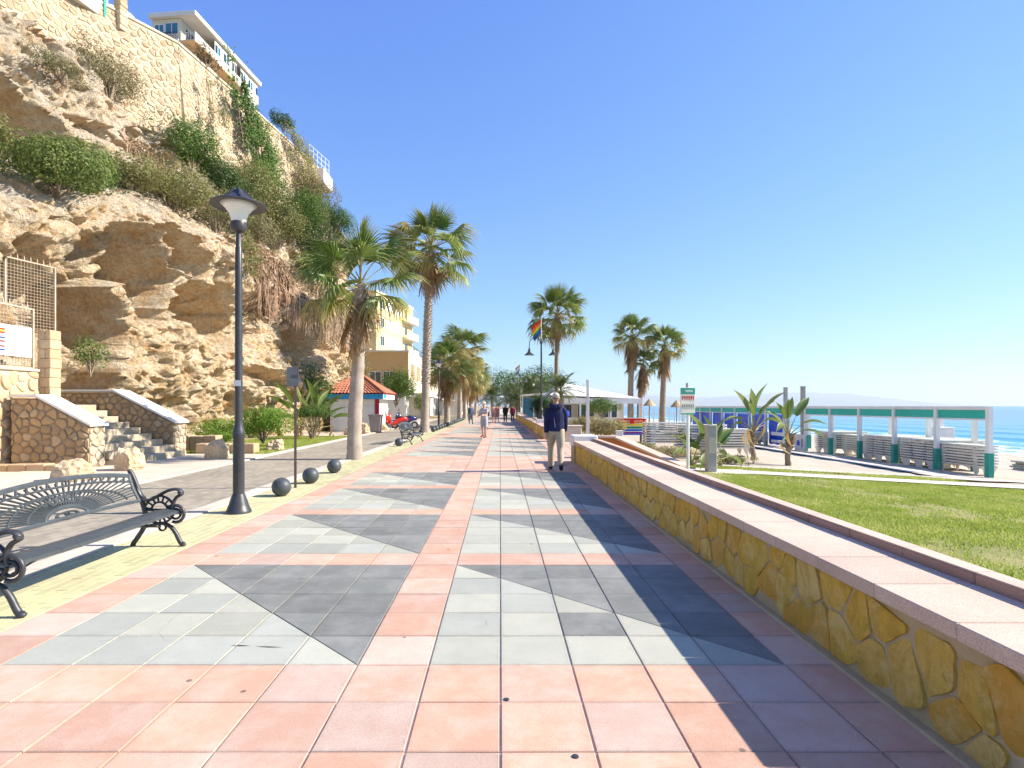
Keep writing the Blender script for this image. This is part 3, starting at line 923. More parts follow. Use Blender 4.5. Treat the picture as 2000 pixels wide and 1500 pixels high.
# notice board on the fence: printed lines and little flags
t = thing('notice_board', 'white notice board with printed lines and small flags on the mesh fence', 'sign', (-11.575, 12.5, 2.64))
MB().box(0, .02, 0, 1.5, 0, .72, .004).build('panel', M['white_paint'], t)
gm = NT('print_grey').pbr((.22, .22, .24), .7); rm = NT('print_red').pbr((.55, .03, .03), .7); ym = NT('print_yellow').pbr((.8, .5, .03), .7); bm_ = NT('print_blue').pbr((.02, .05, .3), .7)
m = MB()
for k in range(10):
    L = [.62, .50, .60, .45, .62, .56, .6, .47, .58, .4][k]
    m.box(.021, .0225, .80, .80+L, .63-k*.06, .645-k*.06)
m.build('print', gm, t)
for k in range(3):
    for j, c in enumerate(((rm, ym, rm), (rm, M['white_paint'], bm_), (bm_, M['white_paint'], rm))[k]):
        MB().box(.021, .0228, .55, .73, .50-k*.2+j*.042, .50-k*.2+j*.042+.041).build('flag_print', c, t)
# ================================================================ CLIFF
def cl_base(Y): return -13.5+.146*(Y-15)
def cl_set(Y): return np.clip(4.57-.108*(Y-23), 2.2, 5.6)
CAVES = [  # Y, z, half-width, half-height, depth, slant
    (17.7, 3.6, 1.2, 2.9, 6.0, .05), (18.5, 6.2, 1.5, 1.0, 1.6, 0), (20.2, 5.2, .85, 1.15, 2.6, -.1), (21.0, 7.1, 1.1, .7, 1.6, -.2),
    (23.6, 5.2, 2.0, 1.25, 3.0, -.12), (30.8, 4.8, 1.3, 1.3, 3.0, 0), (18.0, 10.5, 2.1, 1.0, 3.2, -.1), (26.8, 2.7, 2.2, .38, 1.2, -.05),
    (20.7, 1.4, 1.0, .5, 1.0, 0), (28.4, 6.7, .45, 1.1, .6, .1), (33.8, 5.4, 1.2, .8, .8, .1), (21.5, 11.6, 1.5, .4, .5, -.15),
    (24.3, 12.4, 1.2, .5, .6, -.1), (36.0, 3.6, 1.0, .9, .7, 0), (24.6, 1.2, .9, .5, .7, 0), (15.6, 4.2, .8, 1.6, 1.0, 0), (29.2, 2.0, 1.4, .4, .6, 0)]
def cl_x(Y, z, fine=True):
    """X of the rock face at (Y, z)"""
    Y = np.asarray(Y, float); z = np.asarray(z, float)
    zero = np.zeros_like(Y)
    ledge = np.interp(Y, [13, 16, 20, 25, 30, 36, 44], [6.6, 6.9, 8.1, 8.3, 7.2, 6.6, 6.2]) + .5*fbm(Y*.5, zero, zero, 3, 2)
    back = np.interp(Y, [13, 18, 24, 29, 36, 44], [8.6, 9.3, 11.3, 11.2, 11.4, 11.5])
    S = cl_set(Y)
    f = z/ledge
    t1 = np.clip((z-ledge)/np.maximum(.8, back-ledge), 0, 1); t2 = np.clip((z-back)/np.maximum(.5, 15-back), 0, 1)
    d = .42*S*(t1*t1*(3-2*t1))*1.0 + .45*S*t2
    bulge = .55*np.exp(-((z-2.4)/1.3)**2) + .75*np.exp(-((z-(ledge-.7))/.8)**2)*np.clip((30-Y)/3, 0, 1)
    d = d - bulge
    wy = Y+.9*fbm(Y*.45, z*.45, zero, 3, 11); wz = z+.7*fbm(Y*.45, z*.45, zero+5, 3, 12)
    for (cy, cz, ry, rz, dep, sl) in CAVES:
        ay = (wy-cy)/ry; az = (wz-cz-sl*(wy-cy))/rz
        q = np.sqrt(ay*ay+az*az)
        d = d + dep*np.clip((1.18-q)/.36, 0, 1)
    d = d + .55*np.clip(Y-40, 0, None)**1.7
    if fine:
        ey = Y+.16*fbm(Y*2.2, z*2.2, zero, 3, 71); ez = z+.16*fbm(Y*2.2, z*2.2, zero+4, 3, 72)
        r = .62*ridged(Y*.34, z*.15, zero, 4, 31) + .36*ridged(Y*1.0, z*.40, zero, 4, 32) + .26*ridged(Y*2.6, z*1.05, zero, 4, 33) - .15*np.abs(vnoise(Y*5.6, z*2.6, zero, 34)) + .08*ridged(Y*9, z*5, zero, 2, 35)
        for fr, am, sd in ((.50, .70, 81), (1.2, .46, 84), (2.9, .27, 87), (6.5, .12, 90)):
            b1, b2, hid = worley_id(ey*fr*1.15, ez*fr*.48+.30*ey*fr, sd)
            r = r + am*(hid-.5)*np.clip((b2-b1)*9, 0, 1) - am*.30*np.exp(-(b2-b1)*18)
        f1, f2, _ = worley_id(ey*1.7, ez*1.35, 51)
        r = r - .50*np.clip((.36-f1)/.36, 0, 1)**.7*(vnoise(Y*.5, z*.5, zero, 8) > -.15)
        f1, f2, _ = worley_id(ey*4.2, ez*3.2, 55)
        r = r - .22*np.clip((.34-f1)/.34, 0, 1)**.7*(vnoise(Y*.7, z*.7, zero, 9) > -.1)
        # the sheltered backs of the caves are smoother
        d = d - r*.80 + .10
    return cl_base(Y) - d
Ys = np.linspace(11.5, 45.5, 900); Zs = np.concatenate([np.linspace(-.3, 9, 265), np.linspace(9.05, 15.2, 120)])
YY, ZZ = np.meshgrid(Ys, Zs)
XX = cl_x(YY, ZZ)
zero = np.zeros_like(YY)
# undercut: drag the rock up and down a little so that lips overhang
dz = .20*fbm(YY*1.1, ZZ*1.1, zero, 3, 61)+.07*fbm(YY*4, ZZ*4, zero, 2, 62); dy = .20*fbm(YY*1.1, ZZ*1.1, zero+9, 3, 63)+.07*fbm(YY*4, ZZ*4, zero+3, 2, 64)
V = np.stack([XX, YY+dy, ZZ+dz], -1).reshape(-1, 3)
ny, nx = YY.shape
idx = np.arange(nx*ny).reshape(ny, nx)
F = np.stack([idx[:-1, :-1], idx[:-1, 1:], idx[1:, 1:], idx[1:, :-1]], -1).reshape(-1, 4)
def cliff_mat():
    t = NT('cliff_rock')
    wv = t.pos()
    a = t.ramp(t.noise(.45, 6, .65, wv), [(.32, 0), (.66, 1)])
    col = t.mix(a, (.74, .47, .23), (.76, .56, .34))
    b = t.ramp(t.noise(1.7, 8, .72, wv), [(.42, 0), (.58, 1)])
    col = t.mix(b, col, (.84, .69, .49))
    o = t.ramp(t.noise(.9, 6, .7, t.pos((1, 1, 1.8))), [(.54, 0), (.68, 1)])
    col = t.mix(t.math('MULTIPLY', o, .7), col, (.62, .31, .11))
    # grey weathered crust, mostly high up and on upward faces
    up = t.sepz(t.geo.outputs['Normal'], 2)
    pz = t.sepz(t.geo.outputs['Position'], 2)
    g = t.math('ADD', t.math('MULTIPLY', t.noise(1.1, 8, .75, wv), 1.0), t.math('ADD', t.math('MULTIPLY', up, .22), t.math('MULTIPLY_ADD', pz, .022, -.16)))
    g = t.ramp(g, [(.50, 0), (.68, 1)])
    col = t.mix(t.math('MULTIPLY', g, .6), col, (.64, .57, .47))
    d = t.ramp(t.noise(3.6, 8, .75, wv), [(.60, 0), (.72, 1)])
    col = t.mix(t.math('MULTIPLY', d, .5), col, (.34, .24, .16))
    pk = t.ramp(t.noise(7.5, 8, .8, wv), [(.40, 0), (.56, 1)])
    col = _scale(t, col, t.math('MULTIPLY_ADD', pk, .36, .82))
    h = t.math('ADD', t.noise(5, 8, .72, wv), t.math('MULTIPLY', t.noise(22, 6, .7, wv), .35))
    return t.pbr(col, .95, t.bump(h, 1.0, .30), spec=.1)
M['cliff'] = cliff_mat()
cliff = tag(inst('cliff', mesh_np('cliff', V, F, M['cliff'], False)), kind='structure')
# flat ground on top of the cliff, behind the retaining wall
tag(inst('cliff_top', MB().prism([Vector(p) for p in ((-20.5, 9, 17.4), (-16.9, 23, 17.4), (-12.9, 40.0, 17.4), (-16, 47, 17.4), (-90, 90, 17.4), (-90, 9, 17.4))], (0, 0, -3.2)).mesh('cliff_top', M['soil'])), kind='structure')

# ---------------- retaining wall of pale rubble along the cliff top
wall_pts = [(-19.3, 13.5), (-16.95, 22.6), (-14.75, 25.95), (-13.85, 31.4), (-13.05, 37.2), (-12.7, 39.8), (-14.2, 42.5)]
M['ret_stone'] = rubble_mat('retaining_stone', [(0, (.48, .36, .23)), (.3, (.55, .44, .30)), (.6, (.40, .27, .16)), (.8, (.60, .50, .36)), (1, (.36, .25, .16))], (.45, .34, .23))
M['ret_mortar'] = MAT('retaining_mortar', (.66, .57, .42), (.56, .47, .33), .6, .95, .6, 40, .02, 0)
rw = thing('retaining_wall', 'long pale rubble retaining wall on top of the cliff, below the apartment block', 'wall', (0, 0, 0))
left = 300
for k, ((xa, ya), (xb, yb)) in enumerate(zip(wall_pts[:-1], wall_pts[1:])):
    a, b = Vector((xa, ya, 0)), Vector((xb, yb, 0)); d = b-a; L = d.length; d.normalize(); n = Vector((d.y, -d.x, 0))
    V_ = (Vector((0, 0, 1))-n*.10).normalized()
    O = a+n*.45; O.z = 13.4
    q = [O, O+d*L, O+d*L+V_*4.65, O+V_*4.65]
    MB().prism(q, -n*1.2).build('mortar_face', M['ret_mortar'], rw)
    mo = {1: 130, 2: 100, 3: 50, 4: 20}.get(k, 0)
    stone_wall(rw, O+n*.0, d, V_, L, 4.6, .34, .22, .036, .03, M['ret_stone'], 80+k, .40, maxobj=mo)
    c = [O+V_*4.652+n*.06, O+d*L+V_*4.652+n*.06]
    MB().prism([c[0], c[1], c[1]+Vector((0, 0, .10)), c[0]+Vector((0, 0, .10))], -n*.6).build('coping', M['ret_mortar'], rw)
# ================================================================ BUILDINGS
cream = MAT('cream_render', (.66, .59, .45), (.60, .53, .40), .5, .85, .15, 30, .006, .02)
white_r = MAT('white_render', (.70, .67, .60), (.62, .59, .52), .5, .85, .15, 30, .006, .02)
yellow_r = MAT('yellow_render', (.78, .60, .30), (.72, .54, .26), .4, .85, .15, 30, .006, .02)
shaded_tan_r = MAT('shaded_tan_render', (.66, .42, .17), (.60, .37, .15), .4, .85, .15, 30, .006, .02)
peach_r = MAT('peach_render', (.78, .52, .27), (.74, .48, .24), .5, .85, .1, 30, .006, .02)
rail_m = MAT('rail_white', (.70, .70, .68), None, 6, .5, 0, var=.03)
shutter = MAT('brown_shutter', (.42, .25, .10), (.36, .21, .08), 3, .7, .1, 40, .004, .05)
class Frame:
    """box-like building in its own axes: a = along facade (u), n = outward normal (v)"""
def placed(t, rz): t.rotation_euler = (0, 0, rz); return t

def window(parent, x0, x1, z0, z1, y, nrm, glass='dark_glass', frame=None, bars=1, depth=.10, sill=True):
    """window in the plane y = const (nrm = -1 faces -y, +1 faces +y) of the parent's axes; frame stands proud, pane set back"""
    fr = frame or M['white_paint']; s = nrm
    m = MB(); w = .06
    ya, yb = sorted((y+s*.003, y+s*.06))
    m.box(x0, x0+w, ya, yb, z0, z1); m.box(x1-w, x1, ya, yb, z0, z1); m.box(x0+w, x1-w, ya, yb, z0, z0+w); m.box(x0+w, x1-w, ya, yb, z1-w, z1)
    for k in range(bars):
        c = x0+(x1-x0)*(k+1)/(bars+1); m.box(c-w/2, c+w/2, ya, yb, z0+w, z1-w)
    o = m.build('window', fr, parent)
    pa, pb = sorted((y+s*.004, y+s*.02))
    MB().box(x0+w, x1-w, pa, pb, z0+w, z1-w).build('pane', M[glass] if isinstance(glass, str) else glass, o)
    if sill:
        sa, sb = sorted((y+s*.004, y+s*.14)); MB().box(x0-.06, x1+.06, sa, sb, z0-.07, z0-.004).build('sill', fr, o)
    return o
def xwindow(parent, y0, y1, z0, z1, x, glass='dark_glass', frame=None, bars=1):
    fr = frame or M['white_paint']; w = .06; m = MB()
    a, b = x+.003, x+.06
    m.box(a, b, y0, y0+w, z0, z1); m.box(a, b, y1-w, y1, z0, z1); m.box(a, b, y0+w, y1-w, z0, z0+w); m.box(a, b, y0+w, y1-w, z1-w, z1)
    for k in range(bars):
        c = y0+(y1-y0)*(k+1)/(bars+1); m.box(a, b, c-w/2, c+w/2, z0+w, z1-w)
    o = m.build('window', fr, parent)
    MB().box(x+.004, x+.02, y0+w, y1-w, z0+w, z1-w).build('pane', M[glass] if isinstance(glass, str) else glass, o)
    return o

# ---- apartment block on the hill above the cliff (facade faces +x, runs along +y)
t = thing('apartment_block', 'cream apartment block with white balconies above the cliff', 'building', (-38.1, 70.8, 0), R(-5.5))
RZ = 50.0
MB().box(-5.7, -1.9, 0, 15.2, 10, RZ-.05).build('wall', cream, t)
MB().box(-5.9, .35, -.5, 15.5, RZ+.002, RZ+.55, .03).build('roof_slab', white_r, t)
MB().box(-5.6, -2.4, .6, 5.5, RZ+.553, RZ+1.3).build('roof_house', cream, t)
for k in range(1, 6):
    z = RZ-2.75*k
    MB().box(-1.898, .0, .0, 15.2, z-.20, z).build('balcony_floor', peach_r, t)
    MB().box(-.12, .0, .02, 15.18, z+.002, z+1.0).build('parapet', white_r, t)
    MB().box(-1.88, -.122, .02, .07, z+.9, z+.97).build('end_rail', rail_m, t)
    for j in range(8): MB().box(-1.8+j*.22, -1.77+j*.22, .03, .06, z+.002, z+.9).build('rail_bar', rail_m, t)
    # glazed-in stretches of the balcony
    for (y0, y1) in (((4.2, 9.4), (10.4, 15.0)) if k == 1 else ((10.8, 15.0),)):
        n = int((y1-y0)/.65)
        for j in range(n):
            q = y0+j*.65
            MB().box(-.10, -.03, q, q+.09, z+1.003, z+2.5).build('window_frame', M['white_paint'], t)
            MB().box(-.08, -.05, q+.092, q+.648, z+1.003, z+2.15).build('pane', [M['blue_glass'], M['dark_glass'], M['white_paint']][(j*5+k) % 3], t)
            MB().box(-.10, -.03, q+.092, q+.648, z+2.152, z+2.5).build('blind_box', white_r, t)
    for j in range(4): xwindow(t, .8+j*3.6, 2.9+j*3.6, z+.1, z+2.1, -1.9, 'dark_glass', bars=1)
    window(t, -5.4, -4.1, z+.9, z+2.1, 0, -1, 'blue_glass', bars=1, sill=False); window(t, -3.95, -2.2, z+.75, z+2.25, 0, -1, 'blue_glass', bars=1, sill=False)
    m = MB()
    for j in range(16): m.box(-5.5+j*.22, -5.47+j*.22, -.28, -.25, z+.002, z+.85)
    m.box(-5.52, -2.1, -.29, -.24, z+.85, z+.91); m.build('front_rail', M['black_iron'], t)
    MB().box(-5.6, -2.05, -.3, -.002, z-.2, z).build('front_slab', white_r, t)
MB().lathe([(.5, 0), (.5, .2), (.35, .2)], 16).build('fan_unit', M['grey_iron'], t, loc=(-1.3, -.003, RZ-4.3), rot=(R(90), 0, 0))
t = thing('cliff_house', 'white house with a green corner on the retaining wall', 'building', (-17.2, 20.0, 17.5), R(-13))
MB().box(-6, 0, -6, 3.75, 0, 3.6).build('wall', white_r, t); MB().box(-6.1, .15, -6.1, 3.9, 3.602, 3.85).build('roof', white_r, t)
MB().box(-.05, .08, 3.5, 3.62, 0, 3.55).build('corner_pipe', M['green_paint'], t)
[MB().box(.05, .40+.02*(k % 2), 3.95, 4.32, -.2+.2*k, -.006+.2*k, .02).build('pillar_stone', M['ret_stone'], t) for k in range(13)]
t = thing('satellite_dish', 'white satellite dish on the cliff top beside the apartment block', 'dish', (-18.6, 27.2, 17.4))
MB().tube([(0, 0, 0), (0, 0, 2.4)], .05, 8).build('mast', M['grey_post'], t)
MB().lathe([(.02, 0), (.4, .05), (.75, .18), (.95, .32), (.93, .33), (.72, .21), (.35, .09)], 28).build('reflector', M['white_paint'], t, True, loc=(0, 0, 2.5), rot=(R(55), 0, R(30)))

# handrail and white block at the right end of the cliff top
t = thing('cliff_railing', 'white handrail at the far end of the cliff top', 'railing', (-12.9, 38.3, 18.1))
for k in range(6): MB().tube([(.1*k, .55*k, 0), (.1*k, .55*k, 1.05)], .025, 6).build('post', rail_m, t)
for z in (.35, .7, 1.05): MB().tube([(0, 0, z), (.5, 2.75, z)], .02, 6).build('rail', rail_m, t)
t = thing('cliff_parapet', 'small white parapet below the cliff top handrail', 'parapet', (-12.75, 39.6, 17.0))
MB().box(-.3, .5, -.2, 1.9, 0, 1.0, .02).build('block', white_r, t)

# ---- yellow apartments further along
t = thing('yellow_apartments', 'tall yellow apartment building with white balconies behind the palms', 'building', (-16.4, 75, 0), R(-11.4))
MB().box(-9, 0, 0, 13.8, -.2, 16.5).build('wall', yellow_r, t)
MB().box(-9.1, .1, -.1, 13.9, 16.502, 16.8).build('roof', cream, t)
for fl in range(5):
    z = 4.0+fl*2.5
    MB().box(-3.6, -.6, -1.0, -.004, z-.12, z).build('balcony_floor', white_r, t)
    MB().box(-3.6, -.6, -1.05, -.95, z+.002, z+.95).build('parapet', white_r, t)
    window(t, -3.2, -1.0, z+.25, z+2.05, 0, -1, 'dark_glass', bars=1, sill=False)
    for (a, b) in ((1.3, 2.6), (3.2, 5.9), (10.2, 11.4)):
        xwindow(t, a, b, z+.6, z+1.95, 0, 'dark_glass' if a != 3.2 else M['white_paint'], bars=1)
    MB().box(.004, 1.0, 9.6, 13.8, z-.12, z).build('balcony_floor', white_r, t)
    MB().box(.93, 1.0, 9.6, 13.8, z+.002, z+.95).build('parapet', white_r, t)
    for (a, b) in ((6.3, 8.9),): MB().box(.004, .05, a, b, z+.5, z+2.0).build('blind', M['white_paint'], t)

t = thing('tan_building', 'lower tan building with a terrace in front of the yellow apartments', 'building', (-10.0, 61.5, 0), 0)
MB().box(-4.6, 0, 0, 30, 3.0, 7.3).build('wall', shaded_tan_r, t)  # tan holds the shade of the camera-facing side in its colour
MB().box(-4.6, -.4, .3, 30, -.2, 2.998).build('ground_floor', white_r, t)
MB().box(-4.7, .1, -.1, 30.1, 7.302, 7.5).build('roof', cream, t)
MB().box(.004, .05, .02, 30, 3.0, 7.3).build('lit_front', cream, t)  # sunlit side of the same wall, its light put into a cream skin
for k in range(6):
    y0 = 1.6+k*4.4
    for j in (0, 1): xwindow(t, y0+j*1.35, y0+j*1.35+1.15, 4.4, 6.2, .05, shutter, frame=cream, bars=0)
window(t, -4.2, -2.9, 3.4, 5.2, 0, -1, 'dark_glass', bars=1); window(t, -2.7, -1.3, 3.4, 5.2, 0, -1, 'dark_glass', bars=1)
for k in range(24): MB().tube([(-.05, .2+k*1.2, 7.5), (-.05, .2+k*1.2, 8.3)], .03, 5).build('terrace_post', M['black_iron'], t)
MB().bar((-.05, .2, 8.3), (-.05, 29, 8.3), .05).build('terrace_rail', M['black_iron'], t)
MB().prism([Vector((.1, 3, 2.55)), Vector((3.2, 3, 2.2)), Vector((3.2, 3, 2.28)), Vector((.1, 3, 2.95))], (0, 20, 0)).build('awning', M['white_paint'], t)
for k in range(6): MB().box(3.0, 3.1, 3.2+k*3.9, 3.3+k*3.9, 0, 2.2).build('awning_post', M['white_paint'], t)
# a low white row of beach bars behind the palms
t = thing('white_bar_row', 'low white row of shop fronts behind the far palms on the left', 'building', (-6.9, 92, 0))
MB().box(-7, 0, 0, 50, -.2, 3.4).build('wall', white_r, t); MB().box(-7.2, .8, -.2, 50.2, 3.402, 3.65).build('roof', white_r, t)
for k in range(8): xwindow(t, 1.5+k*6, 5.5+k*6, .3, 2.7, 0, 'dark_glass', bars=2)

# ---- kiosk with a red tiled roof
t = thing('kiosk', 'small kiosk with red tiled roof, blue sign band and white shutters', 'kiosk', (-8.3, 33.6, 0))
kw = MAT('kiosk_white', (.78, .76, .72), (.72, .70, .66), 1, .7, .1, 40, .003, .02)
MB().box(-1.55, 1.55, -1.55, 1.55, 0, 2.3).build('wall', kw, t)
bl_ = MAT('sign_blue', (.03, .32, .58), (.03, .27, .5), 2, .5, 0, var=.03); wd = MAT('kiosk_red', (.36, .02, .05), None, 4, .5, 0, var=.03)
m = MB()
for k in range(18): m.box(-1.45, 1.30, -1.6, -1.556, .12+k*.117, .12+k*.117+.105)
m.build('roller_shutter', M['white_paint'], t)
MB().box(1.36, 1.60, -1.62, -1.40, 0, 2.298).build('corner_post', wd, t)
MB().box(-1.95, 1.95, -1.95, -1.90, 2.3, 2.68).build('sign_band', bl_, t)
MB().box(1.90, 1.95, -1.898, 1.95, 2.3, 2.68).build('sign_band', M['white_paint'], t)
MB().box(1.952, 1.957, -1.75, -1.0, 2.36, 2.62).build('sign_patch', bl_, t)
m = MB()
for k in range(2): m.box(1.952, 1.957, -.55+k*.8, -.25+k*.8, 2.40, 2.60)
m.build('sign_mark', NT('kiosk_mark').pbr((.25, .6, .68), .6), t)
MB().box(-1.9, 1.9, -1.9, 1.9, 2.302, 2.66).build('ceiling', kw, t)
rt = MAT('roof_tile', (.40, .13, .07), (.48, .20, .12), 3, .8, .4, 40, .01, .22)
apex = Vector((0, 0, 4.15))
tile_half = []
for sgn, ax in ((-1, 'y'), (1, 'x'), (1, 'y'), (-1, 'x')):
    rows = 9
    for r_ in range(rows):
        f0, f1 = r_/rows, (r_+1.25)/rows
        f1 = min(1, f1)
        w0, w1 = 2.02*(1-f0), 2.02*(1-f1)
        z0, z1 = 2.69+1.46*f0+.03, 2.69+1.46*f1
        n = max(1, int(2*w0/.22))
        for k in range(n):
            a0, a1 = -w0+2*w0*k/n, -w0+2*w0*(k+1)/n; b0, b1 = -w1+2*w1*k/n, -w1+2*w1*(k+1)/n
            am, bm2 = (a0+a1)/2, (b0+b1)/2
            def P(u, w, z): return (u, sgn*w, z) if ax == 'y' else (sgn*w, u, z)
            o = MB().add([P(a0, w0, z0), P(am, w0, z0+.06), P(a1, w0, z0), P(b0, w1, z1), P(bm2, w1, z1+.06), P(b1, w1, z1)], [(0, 1, 4, 3), (1, 2, 5, 4)])
            if sgn == -1 and ax == 'y' or (sgn == 1 and ax == 'x'): o.build('roof_tile', rt, t)
            else: tile_half.append(o)
mm = MB()
for o in tile_half: mm.add(o.v, o.f)
o = mm.build('rear_roof_tiles', rt, t); o['kind'] = 'stuff'
MB().add([(-2.0, -2.0, 2.665), (2.0, -2.0, 2.665), (2.0, 2.0, 2.665), (-2.0, 2.0, 2.665), (0, 0, 4.10)], [(0, 1, 4), (1, 2, 4), (2, 3, 4), (3, 0, 4), (3, 2, 1, 0)]).build('roof_deck', wd, t)
for sx, sy in ((1, -1), (-1, -1), (1, 1), (-1, 1)): MB().tube([(2.03*sx, 2.03*sy, 2.75), (0, 0, 4.24)], .06, 6).build('hip_ridge', rt, t)

t.scale = (.88, .88, .80)
# ---- restaurant pavilion with white canopies on the beach side
t = thing('beach_pavilion', 'white canopied beach restaurant pavilion beside the tall palm', 'pavilion', (6.6, 44, 0))
can = MAT('canvas_white', (.84, .83, .80), (.78, .77, .74), 1, .8, .1, 30, .004, .02)
MB().add([(-3.0, -3, 2.25), (3.6, -3, 2.0), (3.6, 5, 2.0), (-3.0, 5, 2.25), (-1.9, 1, 3.35)], [(0, 1, 4), (1, 2, 4), (2, 3, 4), (3, 0, 4)]).build('canopy', can, t)
MB().box(-3.0, 3.6, -3.02, -2.98, 1.62, 2.0).build('valance', can, t)
for x in (-2.9, -.8, 1.4, 3.5):
    for y in (-2.9, 4.9): MB().box(x-.06, x+.06, y-.06, y+.06, -.4, 2.02).build('post', M['white_paint'], t)
MB().box(-2.6, 3.2, 1.0, 4.8, -.4, 1.9).build('bar_room', white_r, t)
for k in range(3): window(t, -2.3+k*1.8, -.9+k*1.8, .5, 1.6, 1.0, -1, 'dark_glass')
MB().box(-3.0, 3.6, -2.9, -2.8, -.4, .62).build('low_wall', white_r, t)
t = thing('white_lean_to', 'small white lean-to roof beyond the lamp with two arms', 'shelter', (2.9, 62, 0))
MB().prism([Vector((-.6, 0, 2.6)), Vector((3.4, 0, 2.9)), Vector((3.4, 0, 3.0)), Vector((-.6, 0, 2.7))], (0, 7, 0)).build('roof', can, t)
for x in (-.5, 3.3):
    for y in (.1, 6.9): MB().box(x, x+.1, y-.05, y+.05, -.1, 2.62).build('post', M['white_paint'], t)
for k in range(3): MB().box(-.4+k*1.2, .75+k*1.2, .02, .05, .2, 2.3).build('glass_screen', M['blue_glass'], t)
# ================================================================ PALMS AND PLANTS
def frond_mat(name, live, edge):
    t = NT(name)
    r = t.oi.outputs['Random']
    c = t.mix(t.math('MULTIPLY', r, 1.0), live[0], live[1])
    tc = t.n('ShaderNodeTexCoord')
    tip = t.n('ShaderNodeAttribute', attribute_name='tip').outputs['Fac']
    f = t.ramp(t.math('ADD', tip, t.math('MULTIPLY_ADD', t.noise(9, 3), .5, -.25)), [(.62, 0), (1, 1)])
    col = t.mix(t.math('MULTIPLY', f, .75), c, edge)
    v = t.math('MULTIPLY_ADD', t.noise(4, 3), .7, .65); col = _scale(t, col, v)
    b = t.n('ShaderNodeBsdfPrincipled'); t.l(col, b.inputs['Base Color']); b.inputs['Roughness'].default_value = .45
    b.inputs['Specular IOR Level'].default_value = .45
    tr = t.n('ShaderNodeBsdfTranslucent'); t.l(_scale(t, col, 1.3), tr.inputs[0])
    mx = t.n('ShaderNodeMixShader'); mx.inputs[0].default_value = .28
    t.l(b.outputs[0], mx.inputs[1]); t.l(tr.outputs[0], mx.inputs[2]); t.l(mx.outputs[0], t.out.inputs[0])
    return t.mat
M['frond'] = frond_mat('fan_frond', ((.09, .16, .025), (.22, .27, .065)), (.42, .34, .13))
M['frond_dry'] = frond_mat('dry_frond', ((.36, .24, .11), (.24, .15, .075)), (.30, .18, .08))
M['frond_yel'] = frond_mat('yellow_frond', ((.26, .25, .055), (.40, .32, .10)), (.46, .33, .14))
M['petiole'] = MAT('petiole', (.26, .26, .09), (.34, .25, .11), 6, .6, 0, var=.15)
M['feather'] = frond_mat('feather_frond', ((.06, .095, .03), (.12, .15, .055)), (.30, .27, .12))
M['bark'] = MAT('palm_bark', (.32, .25, .18), (.22, .165, .12), 5, .95, .8, 30, .03, .05)
M['bark_grey'] = MAT('palm_bark_grey', (.40, .34, .275), (.29, .24, .19), 4, .95, .6, 35, .02, .05)
M['skirt'] = MAT('palm_boots', (.30, .17, .08), (.20, .11, .055), 7, .95, .5, 40, .02, .2)

def attr_tip(me, vals):
    a = me.attributes.new('tip', 'FLOAT', 'POINT'); a.data.foreach_set('value', np.asarray(vals, dtype=np.float32))
def fan_frond(seed, pet=1.0, R_=.95, span=115, nb=30, fold=.25, droop=.35, mat='frond', closed=1.0):
    """fan leaf: petiole along +x, pleated fan of blades, separate drooping tips"""
    r = random.Random(seed)
    vs, fs, tp, mi = [], [], [], []
    # petiole
    n = 5; pts = [Vector((pet*i/n, 0, .10*pet*math.sin(i/n*2.2)-.05*pet*(i/n)**2)) for i in range(n+1)]
    for i, p in enumerate(pts):
        w = .03*(1-.55*i/n)
        vs += [(p.x, -w, p.z), (p.x, w, p.z), (p.x, 0, p.z-w*.9)]; tp += [0]*3
    for i in range(n):
        for k in range(3):
            j = (k+1) % 3; fs.append((i*3+k, i*3+j, (i+1)*3+j, (i+1)*3+k)); mi.append(1)
    hub = pts[-1]
    for b in range(nb):
        a = R(-span+2*span*(b+.5)/nb)*closed + r.uniform(-.02, .02)
        L = R_*(1-.30*(abs(a)/R(span+1))**2)*r.uniform(.9, 1.08)
        dw = R(2*span/nb)*.5*closed
        base = len(vs)
        dr = droop*r.uniform(.6, 1.5)
        for k, (f, wf) in enumerate(((.04, 1), (.5, .98), (.76, .55), (1.0, .05))):
            rr = L*f
            # the fan is folded along the midrib and the free tips hang
            z = hub.z - fold*rr*abs(math.sin(a))*.8 - dr*L*max(0, f-.42)**1.6*1.6 + .08*rr
            sh = 1-.25*max(0, f-.6)*dr
            for s in (-1, 0, 1):
                an = a+s*dw*wf*.98
                if f > .55: an = a+s*dw*wf*.55/f
                vs.append((hub.x+rr*sh*math.cos(an), rr*sh*math.sin(an), z+(.018*wf*(1 if s == 0 else -1)) if f > .05 else z)); tp.append(f)
        for k in range(3):
            for s in (0, 1):
                q = base+k*3+s; fs.append((q, q+1, q+4, q+3)); mi.append(0)
    me = bpy.data.meshes.new('frond'); me.from_pydata(vs, [], fs)
    me.materials.append(M[mat]); me.materials.append(M['petiole'])
    me.polygons.foreach_set('material_index', mi); attr_tip(me, tp); me.update()
    return me
def dead_frond(seed, L=1.2):
    """dry folded leaf that hangs against the trunk: along -z from the origin, outward +x"""
    r = random.Random(seed); vs, fs, tp = [], [], []
    nb = 16
    for b in range(nb):
        a = -1+2*(b+.5)/nb; base = len(vs); l = L*r.uniform(.75, 1.1)
        for f in (0, .3, .65, 1):
            x = .10+.30*math.sin(f*1.6)*(1-.5*abs(a))+r.uniform(-.03, .03)*f; y = a*.30*(.15+f*.85)+r.uniform(-.03, .03)*f; w = .028*(1.15-f)+.003
            vs += [(x, y-w, -l*f), (x+.012, y+w, -l*f)]; tp += [f, f]
        for k in range(3): q = base+k*2; fs.append((q, q+1, q+3, q+2))
    me = bpy.data.meshes.new('dead_frond'); me.from_pydata(vs, [], fs); me.materials.append(M['frond_dry']); attr_tip(me, tp); me.update()
    return me
